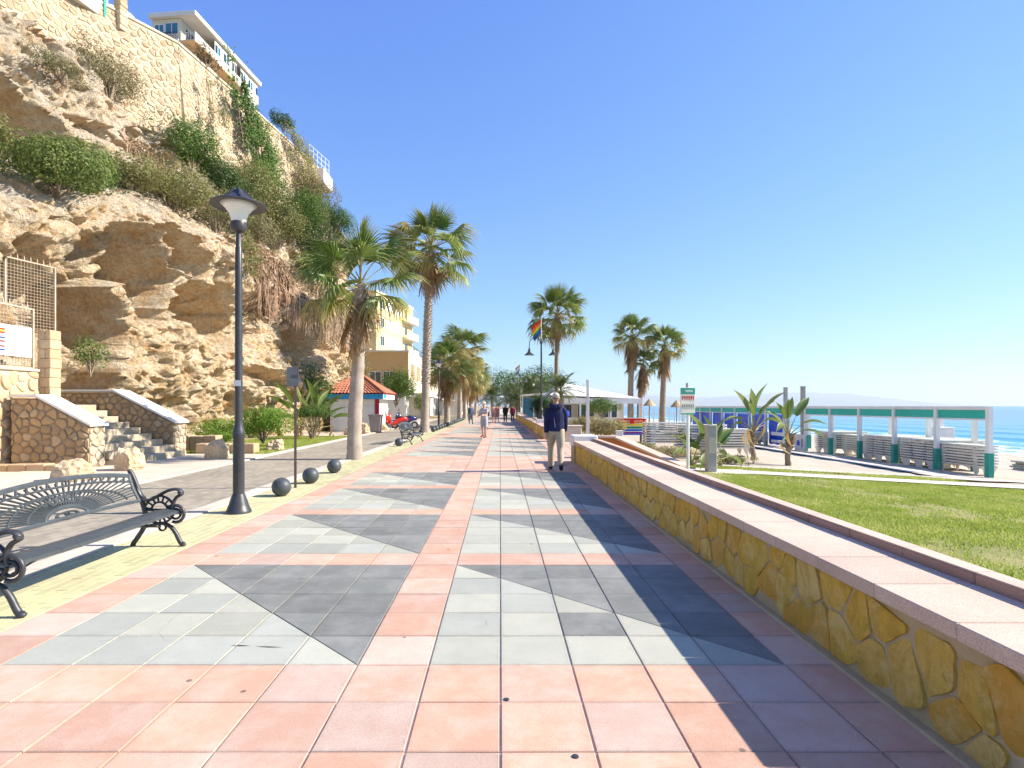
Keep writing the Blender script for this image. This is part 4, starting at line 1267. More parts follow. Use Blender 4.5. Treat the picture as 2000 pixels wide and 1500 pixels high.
def feather_frond(seed, L=2.2, n=34, arch=.9, mat='feather'):
    r = random.Random(seed); vs, fs, tp = [], [], []
    def mid(f): return Vector((L*f*(1-.15*f*arch), 0, L*(.42*f*arch-.62*f*f*arch)))
    m = 8
    for i in range(m+1):
        p = mid(i/m); w = .022*(1-.8*i/m)+.003; vs += [(p.x, -w, p.z), (p.x, w, p.z), (p.x, 0, p.z-w)]; tp += [.2]*3
    for i in range(m):
        for k in range(3): j = (k+1) % 3; fs.append((i*3+k, i*3+j, (i+1)*3+j, (i+1)*3+k))
    for i in range(n):
        f = .12+.88*i/n; p = mid(f); d = (mid(min(1, f+.02))-mid(f-.02)).normalized()
        l = L*.24*math.sin(min(1, f*1.15+.12)*math.pi)**.6*r.uniform(.85, 1.1)+.05
        for s in (-1, 1):
            e = (d*.75+Vector((0, s*.9, .25-.5*f))).normalized()*l; w = .02
            q = len(vs); pm = p+e*.55; pe = p+e+Vector((0, 0, -.18*l))
            vs += [p-d*w*.6, p+d*w*.6, pm+d*w, pm-d*w, pe]; tp += [.1, .1, .5, .5, 1]
            fs += [(q, q+1, q+2, q+3), (q+3, q+2, q+4)]
    me = bpy.data.meshes.new('frond'); me.from_pydata([tuple(v) for v in vs], [], fs); me.materials.append(M[mat]); attr_tip(me, tp); me.update()
    return me
FAN_UP = [fan_frond(1, .75, .80, 80, 26, .35, .12), fan_frond(2, .8, .85, 95, 28, .3, .2)]
FAN = [fan_frond(3, 1.0, .92, 115, 30, .3, .5), fan_frond(4, .95, .95, 118, 30, .4, .75), fan_frond(5, 1.1, .90, 108, 28, .25, .6)]
FAN_Y = [fan_frond(6, .95, .92, 112, 28, .45, .9, 'frond_yel'), fan_frond(8, 1.0, .85, 100, 26, .5, 1.0, 'frond_yel')]
FAN_D = [fan_frond(9, .9, .85, 95, 24, .6, 1.2, 'frond_dry')]
DEAD = [dead_frond(k, 1.0+.12*k) for k in range(3)]
FEA = [feather_frond(1, 2.2, 34, .9), feather_frond(2, 2.0, 32, 1.2), feather_frond(3, 2.3, 34, .6)]

def trunk_mesh(h, r0, r1, lean, seed, mat, rings=True, boots=0.0, n=14):
    r = random.Random(seed); m = MB(); pts, rad = [], []
    steps = max(14, int(h/.11))
    for i in range(steps+1):
        f = i/steps; z = h*f
        q = r0*(1+.18*math.exp(-f*h/.2))*(1-f)+r1*f
        if rings: q *= 1+(.035 if i % 2 else -.03)
        pts.append((lean[0]*f**1.6+.02*math.sin(f*9+seed), lean[1]*f**1.6, z-.1*(i == 0))); rad.append(q*r.uniform(.97, 1.03))
    m.tube(pts, rad, n)
    if boots:
        # stubs of old leaf bases, in a spiral
        k = 0; z = h*(1-boots)
        while z < h-.05:
            f = z/h; a = k*2.4; c = Vector((lean[0]*f**1.6, lean[1]*f**1.6, z)); d = Vector((math.cos(a), math.sin(a), 0)); q = r0*(1-f)+r1*f
            sd = Vector((-d.y, d.x, 0))
            b0 = c+d*q*.85; tip = c+d*(q+.10*r.uniform(.6, 1.3))+Vector((0, 0, .13))
            m.add([b0-sd*.05, b0+sd*.05, tip+sd*.022, tip-sd*.022, b0+Vector((0, 0, .10))], [(0, 1, 2, 3), (3, 2, 4), (0, 3, 4), (1, 4, 2)])
            k += 1; z += .022
    return m.mesh('trunk', mat, True, 50)

def fan_palm(label, loc, h, sc=1.0, nf=30, seed=0, r0=.19, r1=.13, lean=(0, 0), skirt=0, skirt_len=.8, group=None, low=-35, boots=.35, grey=True, yel=.25, cat='palm tree', sag=0):
    r = random.Random(seed)
    t = thing('fan_palm', label, cat, loc, r.uniform(0, 6.28) if lean == (0, 0) else 0, group)
    inst('trunk', trunk_mesh(h, r0, r1, lean, seed, M['bark_grey'] if grey else M['bark'], True, boots), t)
    top = Vector((lean[0], lean[1], h))
    for k in range(nf):
        f = k/(nf-1)
        az = k*2.39996+r.uniform(-.25, .25)
        el = 84-(84-low)*f**.8+r.uniform(-9, 9)
        if el > 52: me = r.choice(FAN_UP)
        elif f > .78 and r.random() < yel*2: me = r.choice(FAN_Y+FAN_D) if yel > .38 else r.choice(FAN_Y)
        elif r.random() < yel*.6: me = r.choice(FAN_Y)
        else: me = r.choice(FAN)
        s = sc*r.uniform(.88, 1.12)
        inst('frond', me, t, top+Vector((0, 0, .12-.28*f)), (R(r.uniform(-35, 35)), -R(el), az), (s, s, s))
    for k in range(skirt):
        f = k/max(1, skirt-1); az = k*2.39996+r.uniform(-.3, .3); s = sc*r.uniform(.8, 1.15)
        z = h-.1-skirt_len*f
        fz = z/h
        inst('dead_frond', r.choice(DEAD), t, (lean[0]*fz**1.6+.06*math.cos(az), lean[1]*fz**1.6+.06*math.sin(az), z), (0, R(r.uniform(-14, 4)), az), (s*(1.05-.25*f), s*(1.05-.25*f), s))
    return t

def date_palm(label, loc, h, sc=1.0, nf=34, seed=0, r0=.2, group=None, low=-40):
    r = random.Random(seed); t = thing('feather_palm', label, 'palm tree', loc, r.uniform(0, 6), group)
    inst('trunk', trunk_mesh(h, r0, r0*.9, (0, 0), seed, M['bark'], True, .5), t)
    for k in range(nf):
        f = k/(nf-1); az = k*2.39996+r.uniform(-.2, .2); el = 78-(78-low)*f+r.uniform(-8, 8); s = sc*r.uniform(.85, 1.15)
        inst('frond', r.choice(FEA), t, (0, 0, h+.1-.15*f), (R(r.uniform(-25, 25)), -R(el), az), (s, s, s))
    return t

# left row along the cycle lane
fan_palm('nearest fan palm with smooth grey trunk, beside the cycle lane', (-3.96, 15.45, 0), 4.75, 1.0, 21, 3, .20, .15, (.16, .05), 8, 1.2, low=-28, boots=.42, yel=.35)
fan_palm('tallest fan palm, rough trunk, behind the second iron bench', (-4.1, 30.9, 0), 10.0, 1.48, 34, 5, .24, .16, (.35, .0), 12, 1.1, low=-40, boots=.75, yel=.18)
fan_palm('short bushy fan palm with dry brown skirt past the far street lamp', (-4.0, 42.5, 0), 4.4, 1.25, 34, 6, .24, .18, (.05, 0), 30, 1.5, low=-55, yel=.55)
fan_palm('taller fan palm with full crown behind the short bushy palm', (-4.1, 57, 0), 7.0, 1.65, 40, 7, .26, .18, (.25, 0), 26, 1.8, low=-50, yel=.3)
fan_palm('fan palm with brown skirt, third from the end of the left row', (-4.0, 64, 0), 5.6, 1.4, 34, 8, .24, .18, (.1, 0), 28, 1.9, low=-50, yel=.4, group='far palms of the left row')
fan_palm('fan palm with brown skirt, next to last in the left row', (-3.9, 76, 0), 5.2, 1.5, 32, 9, .24, .18, (.1, 0), 26, 1.9, low=-50, yel=.4, group='far palms of the left row')
fan_palm('fan palm with brown skirt, last of the left row', (-3.9, 90, 0), 5.6, 1.5, 30, 10, .24, .18, (.1, 0), 24, 1.9, low=-50, yel=.35, group='far palms of the left row')
# right side
fan_palm('tall fan palm behind the lamp with the rainbow flag', (3.95, 40, -.1), 8.0, 1.32, 36, 12, .17, .13, (.1, 0), 10, .5, low=-45, grey=False, yel=.22)
fan_palm('left and tallest palm of the three on the beach', (11.45, 50, -.5), 8.2, 1.15, 32, 13, .27, .22, (.25, 0), 34, 1.9, low=-25, grey=False, yel=.2)
fan_palm('shortest palm of the three on the beach, in the middle', (12.5, 51, -.55), 5.7, 1.0, 26, 14, .24, .20, (.35, 0), 32, 1.8, low=-15, grey=False, yel=.15)
fan_palm('right palm of the three on the beach, nearest the green sign', (14.3, 50, -.65), 7.4, 1.15, 32, 15, .27, .22, (.2, 0), 32, 1.7, low=-25, grey=False, yel=.2)
date_palm('small feather palm with arching fronds below the tall lamp palm', (3.9, 36.5, -.1), 2.5, .82, 30, 16, .16)
FAR_D = [(-1.6, 108, 3.0, 1.9, 'broad feather palm closing the promenade, left of the walkers'), (1.9, 98, 2.6, 1.9, 'broad feather palm behind the walkers in black'),
         (4.2, 84, 3.2, 1.7, 'feather palm behind the far lamp with the pale flag'), (6.5, 92, 3.6, 1.7, 'feather palm beyond the white lean-to'),
         (2.2, 72, 2.0, 1.1, 'low feather palm beside the far end of the seat wall')]
for k, (x, y, h, s, lb) in enumerate(FAR_D): date_palm(lb, (x, y, -.1), h, s, 36, 20+k, .22, 'palms at the far end of the promenade')

# ---- leafy plants
def rand_dirs(n):
    v = rng.normal(size=(n, 3)); return v/np.linalg.norm(v, axis=1)[:, None]
def leaf_mesh(name, C, D, size, mat, aspect=2.2, smooth=False):
    """one small pointed leaf (two triangles, folded) at each point C facing roughly D"""
    n = len(C); ref = rand_dirs(n); a = np.cross(D, ref); a /= np.linalg.norm(a, axis=1)[:, None]+1e-9; b = np.cross(D, a)
    L = (size*rng.uniform(.6, 1.4, n))[:, None]; W = L/aspect
    p0 = C-a*L*.5; p1 = C+b*W*.5+D*L*.08; p2 = C+a*L*.5; p3 = C-b*W*.5+D*L*.08
    V = np.stack([p0, p1, p2, p3], 1).reshape(-1, 3); F = np.arange(4*n).reshape(-1, 4)
    F = np.concatenate([F[:, [0, 1, 2]], F[:, [0, 2, 3]]])
    return mesh_np(name, V, F, mat)
def lobes(n, r, flat=.8, seed=0):
    q = np.random.default_rng(seed); out = []
    for k in range(n):
        d = q.normal(size=3); d /= np.linalg.norm(d); d[2] = abs(d[2])*flat
        out.append((d*np.array(r)*q.uniform(.35, .8), np.array(r)*q.uniform(.35, .6)))
    return out
def bush(label, cat, loc, r, mat, n=3500, leaf=.07, nl=14, seed=0, name='shrub', group=None, stem=True, flat=.8, aspect=2.2, hang=0.0):
    """shrub: clumps of leaves round a branching stem, uneven outline, gaps between the clumps"""
    t = thing(name, label, cat, loc, 0, group)
    ls = lobes(nl, r, flat, seed)
    w = np.array([np.prod(l[1])**.67 for l in ls]); w /= w.sum()
    ci = rng.choice(len(ls), n, p=w)
    cen = np.array([l[0] for l in ls])[ci]; rad = np.array([l[1] for l in ls])[ci]
    d = rand_dirs(n); q = rng.uniform(.55, 1.08, n)**.6
    # clumping inside each lobe
    C = cen+d*rad*q[:, None]
    k = fbm(C[:, 0]*4.2/ max(r)*1.2, C[:, 1]*4.2/max(r)*1.2, C[:, 2]*4.2/max(r)*1.2, 3, seed) > -.22
    C = C[k]; d = d[k]; C[:, 2] += r[2]*.25
    if hang: C[:, 2] -= hang*rng.random(len(C))**2
    D = d+.7*rand_dirs(len(d)); D[:, 2] += .35; D /= np.linalg.norm(D, axis=1)[:, None]
    inst('foliage', leaf_mesh('foliage', C, D, leaf, mat, aspect), t)
    if stem:
        m = MB()
        for k, l in enumerate(ls[:9]):
            e = Vector(l[0]); e.z += r[2]*.25
            m.tube([Vector((0, 0, -r[2]*.5)), e*.45+Vector((0, 0, -.1*r[2])), e], [.03*max(r), .02*max(r), .006], 5)
        m.build('stems', M['bark'], t)
    return t
M['lf_green'] = LEAF('leaf_green', [(.035, .085, .012), (.08, .15, .022), (.15, .22, .04)])
M['lf_bright'] = LEAF('leaf_bright', [(.07, .115, .022), (.14, .19, .045), (.25, .28, .09)])
M['lf_hedge'] = LEAF('leaf_hedge', [(.07, .15, .012), (.14, .25, .022), (.24, .34, .05)])
M['lf_olive'] = LEAF('leaf_olive', [(.10, .11, .035), (.20, .20, .065), (.30, .28, .11)])
M['lf_grey'] = LEAF('leaf_grey_green', [(.12, .12, .055), (.21, .19, .09), (.30, .26, .14)])
M['lf_brown'] = LEAF('leaf_brown', [(.12, .085, .04), (.22, .15, .07), (.20, .19, .07)])
M['lf_dark'] = LEAF('leaf_dark', [(.022, .055, .014), (.05, .095, .022), (.09, .14, .035)])
M['lf_straw'] = LEAF('leaf_straw', [(.30, .24, .10), (.44, .37, .18), (.28, .28, .10)])

def on_cliff(Y, z, out=.1): return (float(cl_x(np.array([Y]), np.array([z]))[0])+out, Y, z)
CB = [ # Y, z, radii, material, leaves, leaf size, label
    (16.9, 8.0, (1.1, 1.0, .95), 'lf_bright', 5200, .085, 'large bright green shrub on the cliff ledge at the left edge'),
    (18.4, 8.6, (1.0, 1.0, .8), 'lf_green', 4200, .08, 'dense green shrub beside the large one on the cliff ledge'),
    (15.8, 8.9, (.9, .8, .6), 'lf_olive', 3000, .08, 'olive shrub above the large bright shrub at the left edge'),
    (20.8, 9.5, (1.1, 1.0, .55), 'lf_olive', 3600, .075, 'low olive shrub on the ledge right of the agave'),
    (22.7, 9.6, (1.2, 1.3, .85), 'lf_olive', 4800, .075, 'wide olive shrub above the street lamp on the cliff ledge'),
    (24.5, 9.3, (.9, 1.0, .9), 'lf_grey', 3000, .07, 'grey green shrub hanging over the arched cave'),
    (22.9, 14.3, (.7, 1.3, .95), 'lf_grey', 4200, .065, 'dry grey green shrub growing from the foot of the retaining wall'),
    (26.2, 12.7, (1.0, 1.3, 1.2), 'lf_green', 4800, .085, 'dark green shrub below the middle of the retaining wall'),
    (27.3, 11.2, (1.0, 1.2, 1.1), 'lf_dark', 4200, .085, 'very dark shrub under the middle of the retaining wall'),
    (29.2, 12.0, (1.0, 1.4, 1.3), 'lf_olive', 4400, .085, 'olive brush left of the agave with pale leaves'),
    (31.0, 12.6, (1.0, 1.4, 1.1), 'lf_bright', 4000, .09, 'bright green bush high on the cliff right of the ivy'),
    (31.5, 10.9, (1.1, 1.5, 1.2), 'lf_olive', 4400, .09, 'olive bush above the hanging dry vines'),
    (33.4, 12.4, (1.1, 1.4, 1.2), 'lf_green', 4200, .09, 'green bush high on the cliff before the brown bush'),
    (34.2, 10.6, (1.2, 1.5, 1.3), 'lf_dark', 4600, .09, 'dark rounded bush above the nearest palm'),
    (33.0, 9.2, (.9, 1.1, .8), 'lf_bright', 3000, .085, 'fresh green bush just above the dry vines'),
    (37.0, 14.4, (1.1, 1.5, 1.3), 'lf_brown', 4400, .085, 'brown withered bush near the far end of the cliff'),
    (38.3, 13.0, (1.0, 1.4, 1.2), 'lf_dark', 4000, .085, 'dark bush under the brown one at the far end of the cliff'),
    (36.0, 12.6, (1.0, 1.3, 1.2), 'lf_grey', 3800, .085, 'grey green brush in the slope below the handrail'),
    (39.8, 13.9, (.8, 1.0, .9), 'lf_green', 2600, .08, 'small green bush on the cliff corner against the sky'),
    (39.3, 11.6, (.9, 1.1, .8), 'lf_olive', 2600, .085, 'olive bush on the cliff corner behind the palm crown'),
    (36.8, 10.2, (.9, 1.2, .9), 'lf_olive', 2800, .085, 'olive bush beside the crown of the nearest palm'),
    (25.3, 7.6, (.5, .7, 1.0), 'lf_olive', 2000, .07, 'narrow olive bush hanging behind the street lamp head'),
    (26.3, 9.9, (.9, 1.0, .8), 'lf_olive', 2800, .08, 'olive bush between the lamp and the dark shrub'),
    (28.0, 9.6, (.8, 1.1, .7), 'lf_grey', 2600, .08, 'grey brush above the reddish dry vines'),
    (17.6, 14.6, (.6, 1.0, .5), 'lf_green', 2200, .08, 'grassy green tuft at the top left corner of the cliff'),
    (20.3, 13.2, (.5, .9, .35), 'lf_grey', 1600, .06, 'thin grey tuft on the upper rock band'),
]
for k, (Y, z, r, m, n, lf, lb) in enumerate(CB):
    bush(lb, 'shrub', on_cliff(Y, z, .35), tuple(a*1.45 for a in r), M[m], int(n*2.4), lf*1.15, 17, 100+k, 'cliff_shrub')
# small bush beside the pier
bush('small yellowish green bush growing beside the squared stone pier', 'shrub', (-11.2, 15.5, 2.6), (.45, .5, .7), M['lf_bright'], 1800, .07, 12, 140, 'cliff_shrub')
# ivy on the retaining wall
def ivy(label, pts, n, mat, leaf=.10, seed=0):
    """leaf curtain on the retaining wall: pts = list of (wall run Y, top z, bottom z, half width)"""
    t = thing('ivy', label, 'ivy', (0, 0, 0)); r = np.random.default_rng(seed); C = []
    wx = [p[0] for p in wall_pts]; wy = [p[1] for p in wall_pts]
    for (Y, zt, zb, hw) in pts:
        q = r.random(n); y = Y+hw*(r.normal(size=n)*.5)*(1-.3*q); z = zt-(zt-zb)*q**1.3 + .25*r.normal(size=n)
        x = np.interp(y, wy, wx)+.55+(18-z)*.10+np.abs(r.normal(size=n))*.16
        k = fbm(y*1.3, z*1.1, x*0, 3, seed+3) > -.25
        C.append(np.stack([x, y, z], -1)[k])
    C = np.concatenate(C); D = rand_dirs(len(C))*.7+np.array([.8, -.2, .3]); D /= np.linalg.norm(D, axis=1)[:, None]
    inst('foliage', leaf_mesh('foliage', C, D, leaf, mat, 1.5), t)
    m = MB()
    for (Y, zt, zb, hw) in pts:
        for j in range(4):
            y = Y+hw*r.uniform(-.6, .6); x = float(np.interp(y, wy, wx))+.58
            m.tube([(x+(18-z)*.10, y+.12*math.sin(z*2+j), z) for z in np.linspace(zt, zb, 7)], .018, 5)
    m.build('stems', M['bark'], t); return t
ivy('thick green ivy hanging down the retaining wall below the apartment block', [(29.3, 19.4, 17.0, .9), (30.0, 18.4, 15.0, 1.1), (30.9, 17.2, 14.0, 1.3), (31.8, 16.2, 13.6, 1.2)], 2300, M['lf_green'], .12, 5)
ivy('ivy patch at the far end of the retaining wall under the round bush', [(34.8, 18.2, 16.0, 1.0), (36.0, 18.2, 15.2, 1.1), (37.2, 17.8, 15.5, .9)], 1300, M['lf_olive'], .11, 6)
ivy('thin dry creeper on the middle of the retaining wall', [(26.9, 16.9, 15.2, .35), (27.7, 16.2, 15.2, .35)], 260, M['lf_olive'], .10, 7)
bush('brownish bush on the wall top under the balconies', 'shrub', (-14.4, 27.8, 18.3), (.5, 1.1, .55), M['lf_brown'], 1500, .10, 10, 150, 'cliff_shrub')
bush('round dark green bush on the wall top against the sky', 'shrub', (-13.3, 34.8, 18.6), (.7, 1.1, .75), M['lf_dark'], 2200, .10, 12, 151, 'cliff_shrub')
# dry vines hanging over the rock
def vines(label, Y0_, Y1_, zt, zb, n, seed, mat):
    t = thing('dry_vines', label, 'vines', (0, 0, 0)); r = random.Random(seed)
    m = MB()
    Yv = np.array([r.uniform(Y0_, Y1_) for _ in range(n)]); Zt = np.array([r.uniform(zb+.4*(zt-zb), zt) for _ in range(n)])
    for y, z0 in zip(Yv, Zt):
        L = r.uniform(.8, 2.6); k = 7; zz = np.linspace(z0, max(zb, z0-L), k); yy = y+np.cumsum([r.uniform(-.09, .09) for _ in range(k)])
        xx = cl_x(yy, zz)
        xo = np.maximum.accumulate(xx) if r.random() < .6 else xx
        m.tube([(float(x)+.10+.05*r.random(), float(a), float(b)) for x, a, b in zip(xo, yy, zz)], [r.uniform(.007, .02)]*(k-1)+[.004], 4, False)
    m.build('strands', mat, t)
    nl = n*10
    y = rng.uniform(Y0_, Y1_, nl); z = zb+(zt-zb)*rng.random(nl); k = fbm(y*.9, z*.9, y*0, 3, seed) > -.02; y, z = y[k], z[k]
    C = np.stack([cl_x(y, z)+.15+.12*rng.random(len(y)), y, z], -1); D = rand_dirs(len(C))+np.array([.8, 0, .2]); D /= np.linalg.norm(D, axis=1)[:, None]
    inst('dry_leaves', leaf_mesh('dry_leaves', C, D, .11, M['lf_brown'], 2.8), t)
M['vine'] = MAT('dry_vine', (.50, .38, .27), (.34, .23, .15), 3, .95, 0, var=.25)
M['vine_red'] = MAT('dry_vine_red', (.40, .24, .16), (.48, .35, .24), 3, .95, 0, var=.25)
vines('reddish dry vines hanging over the rock right of the street lamp', 26.3, 30.5, 9.6, 5.6, 700, 1, M['vine_red'])
vines('pale dry vines hanging behind the nearest palm', 30.5, 38.5, 9.4, 5.2, 1000, 2, M['vine'])
vines('dry roots hanging in the upper rock band left of the dark shrub', 22.6, 25.2, 12.6, 10.2, 260, 3, M['vine_red'])

# agaves and banana-like plants
def blade(L, w, droop, n=6, fold=.35, twist=0.0):
    """broad leaf along +x with a midrib fold"""
    vs, fs = [], []
    for i in range(n+1):
        f = i/n; ww = w*math.sin(min(1, .12+f*.95)*math.pi)**.7*(1 if f < .98 else .1)
        x = L*f*(1-.25*droop*f); z = -L*droop*f*f*.6
        vs += [(x, -ww, z+fold*ww), (x, 0, z), (x, ww, z+fold*ww)]
    for i in range(n):
        for k in (0, 1): q = i*3+k; fs.append((q, q+1, q+4, q+3))
    return vs, fs
def leaf_obj(L, w, droop, mat, fold=.35):
    me = bpy.data.meshes.new('leaf'); me.from_pydata(*[blade(L, w, droop, 7, fold)[0], [], blade(L, w, droop, 7, fold)[1]]); me.materials.append(mat)
    me.polygons.foreach_set('use_smooth', [True]*len(me.polygons)); return me
M['agave'] = LEAF('agave_leaf', [(.05, .12, .05), (.09, .17, .07), (.14, .22, .10)], .1)
M['strel'] = LEAF('broad_leaf', [(.08, .14, .03), (.15, .21, .05), (.24, .28, .10)], .3, .35)
M['strel_dry'] = LEAF('broad_leaf_dry', [(.34, .21, .08), (.42, .30, .12), (.26, .24, .08)], .25)
def agave(label, loc, L, mat, n=24, seed=0):
    t = thing('agave', label, 'agave', loc); r = random.Random(seed); me = leaf_obj(L, L*.09, .15, mat, .5)
    for k in range(n):
        el = 82-70*k/n+r.uniform(-6, 6); s = r.uniform(.75, 1.05); inst('leaf', me, t, (0, 0, 0), (0, -R(el), k*2.4), (s, s, s))
    return t
agave('dark green agave on the cliff ledge between the shrubs', on_cliff(19.5, 9.15, .25), .75, M['agave'], 30, 1)
agave('pale agave high on the cliff under the ivy', on_cliff(31.6, 11.6, .9), .8, MAT('agave_pale', (.30, .38, .30), (.22, .30, .22), 5, .6, 0), 20, 2)
agave('small dark agave on the upper rock band at the left', on_cliff(20.2, 13.6, .15), .5, M['agave'], 18, 3)
def strelitzia(label, loc, h, L, n, seed, dry=3, trunk=True, spread=60):
    t = thing('bird_of_paradise_plant', label, 'plant', loc); r = random.Random(seed)
    if trunk: inst('trunk', trunk_mesh(h, .085, .065, (r.uniform(-.08, .08), 0), seed, M['bark'], True, .5, 9), t)
    for k in range(n):
        f = k/max(1, n-1); az = (0 if k % 2 else math.pi)+r.uniform(-.6, .6)+.5; el = 86-spread*f+r.uniform(-6, 6)
        l = L*r.uniform(.8, 1.1)
        dryk = k >= n-dry
        me = leaf_obj(l*(.5 if dryk else .72), l*(.05 if dryk else .095), (.3 if f < .5 else .8), M['strel_dry'] if dryk else M['strel'], .7)
        d = Vector((math.cos(az)*math.cos(R(el)), math.sin(az)*math.cos(R(el)), math.sin(R(el))))
        b = Vector((0, 0, h)); e = b+d*l*.5
        st = MB().tube([b-Vector((0, 0, .08)), b+d*l*.25, e], [.022, .016, .010], 5).build('leaf_stalk', M['petiole'], t)
        o = inst('leaf', me, t, e, (R(r.uniform(-40, 40)), -R(el-8 if not dryk else el-95), az))
    return t
strelitzia('left banana-like plant with a stout trunk on the sand path', (8.7, 19.5, -.38), 1.0, 1.45, 13, 1, 4, spread=95)
strelitzia('right banana-like plant, more open, in front of the white pergola', (9.05, 17.85, -.40), .95, 1.25, 11, 2, 3, spread=100)
strelitzia('low clump of broad grey green leaves behind the concrete post', (5.75, 15.3, -.2), .15, 1.25, 15, 3, 2, False, spread=95)
strelitzia('broad leaved clump left of the concrete post behind the green sign', (5.1, 15.1, -.2), .1, .95, 9, 4, 1, False, spread=105)
strelitzia('banana-like clump between the kiosk and the nearest palm', (-8.6, 26.2, 0), .4, 1.9, 12, 5, 4, True, spread=100)
strelitzia('second banana-like clump with dry leaves beside the kiosk', (-9.6, 27.4, 0), .6, 2.1, 12, 6, 5, True, spread=110)

# hedges and garden bushes on the left
bush('clipped bright green hedge behind the street lamp', 'hedge', (-8.45, 20.2, .55), (1.05, .85, .85), M['lf_hedge'], 11000, .06, 30, 160, 'hedge', flat=.7)
bush('low ground-cover hedge by the far stair wall', 'hedge', (-10.3, 21.0, .35), (1.2, 1.0, .6), M['lf_hedge'], 6500, .06, 24, 161, 'hedge', flat=.6)
bush('low green hedge at the foot of the rock, left of the clipped hedge', 'hedge', (-9.7, 19.4, .25), (.7, .6, .4), M['lf_hedge'], 3500, .055, 16, 162, 'hedge', flat=.6)
t = bush('small topiary bush on bare stems beside the sign post', 'topiary', (-8.15, 24.6, 1.0), (.78, .75, .42), M['lf_green'], 6000, .055, 22, 163, 'topiary', stem=False, flat=.8)
m = MB()
for k in range(9):
    a = k*.7; m.tube([(.05*math.cos(a), .05*math.sin(a), -1.0), (.2*math.cos(a), .2*math.sin(a), -.55), (.5*math.cos(a), .5*math.sin(a), -.05)], [.035, .025, .012], 6)
m.build('stems', M['bark'], t)
bush('round leafy tree beside the kiosk', 'tree', (-6.9, 37.5, 2.2), (1.35, 1.3, 1.65), M['lf_green'], 9000, .10, 26, 164, 'round_tree')
bush('pale green creeper heap behind the kiosk roof', 'shrub', (-10.6, 37.5, 3.0), (1.8, 1.3, 2.0), M['lf_olive'], 6000, .11, 24, 165, 'climbing_shrub')
bush('leafy green mass between cliff and kiosk', 'shrub', (-10.6, 31.5, 1.6), (1.5, 1.5, 1.8), M['lf_green'], 5500, .12, 22, 166, 'climbing_shrub')
bush('yellow green shrub in front of the tan building', 'shrub', (-6.3, 46, 1.2), (.7, 1.6, 1.2), M['lf_bright'], 3500, .11, 16, 167, 'shrub')
# right side planting
bush('round bush with a dark trunk by the white pole', 'shrub', (5.5, 30.5, 1.15), (1.05, .9, .75), M['lf_green'], 5000, .10, 18, 170, 'yucca_bush', aspect=4.5)
bush('dry straw coloured ornamental grass behind the ramp wall', 'grass clump', (4.6, 24.2, .25), (.85, .8, .55), M['lf_straw'], 4500, .16, 18, 171, 'straw_clump', aspect=7, stem=False)
bush('second straw coloured clump left of the rainbow bench', 'grass clump', (3.9, 26.0, .3), (.9, .8, .6), M['lf_straw'], 4000, .16, 16, 172, 'straw_clump', aspect=7, stem=False)
bush('low yellow green ground cover in front of the lounger stacks', 'ground cover', (5.7, 18.6, -.16), (.95, .6, .28), M['lf_straw'], 3200, .07, 18, 173, 'ground_cover', stem=False, flat=.5)
bush('low green ground cover below the rainbow bench', 'ground cover', (4.9, 20.6, -.1), (.8, .5, .25), M['lf_olive'], 2600, .07, 16, 174, 'ground_cover', stem=False, flat=.5)
bush('sparse ground cover behind the concrete post', 'ground cover', (6.8, 17.0, -.24), (.8, .5, .25), M['lf_olive'], 2200, .07, 14, 175, 'ground_cover', stem=False, flat=.5)
bush('dark green bush beneath the tall flag lamp', 'shrub', (2.9, 33.5, .9), (.55, 1.3, 1.0), M['lf_dark'], 4200, .10, 16, 176, 'shrub')
bush('dark bush at the far end of the seat wall', 'shrub', (3.1, 47, 1.0), (.7, 2.0, 1.2), M['lf_dark'], 3800, .12, 16, 177, 'shrub')
# trees at the far end
for k, (x, y, z, r, m, lb) in enumerate([(-8, 150, 4.2, (7, 6, 5), 'lf_dark', 'dark tree beyond the last palm of the left row'), (2, 160, 5.0, (8, 6, 6), 'lf_green', 'broad tree closing the view down the promenade'),
        (11, 150, 4.8, (7, 6, 6), 'lf_dark', 'dark tree behind the far lamp'), (7, 115, 3.2, (4, 4, 4.2), 'lf_green', 'green tree right of the far palms'), (-9, 115, 2.8, (3, 4, 4), 'lf_olive', 'olive tree behind the white shop row'),
        (19, 165, 3.4, (8, 5, 4.6), 'lf_green', 'low tree behind the pavilion roof')]):
    bush(lb, 'tree', (x, y, z), r, M[m], 6500, .42, 22, 180+k, 'far_tree', 'trees at the far end of the promenade')
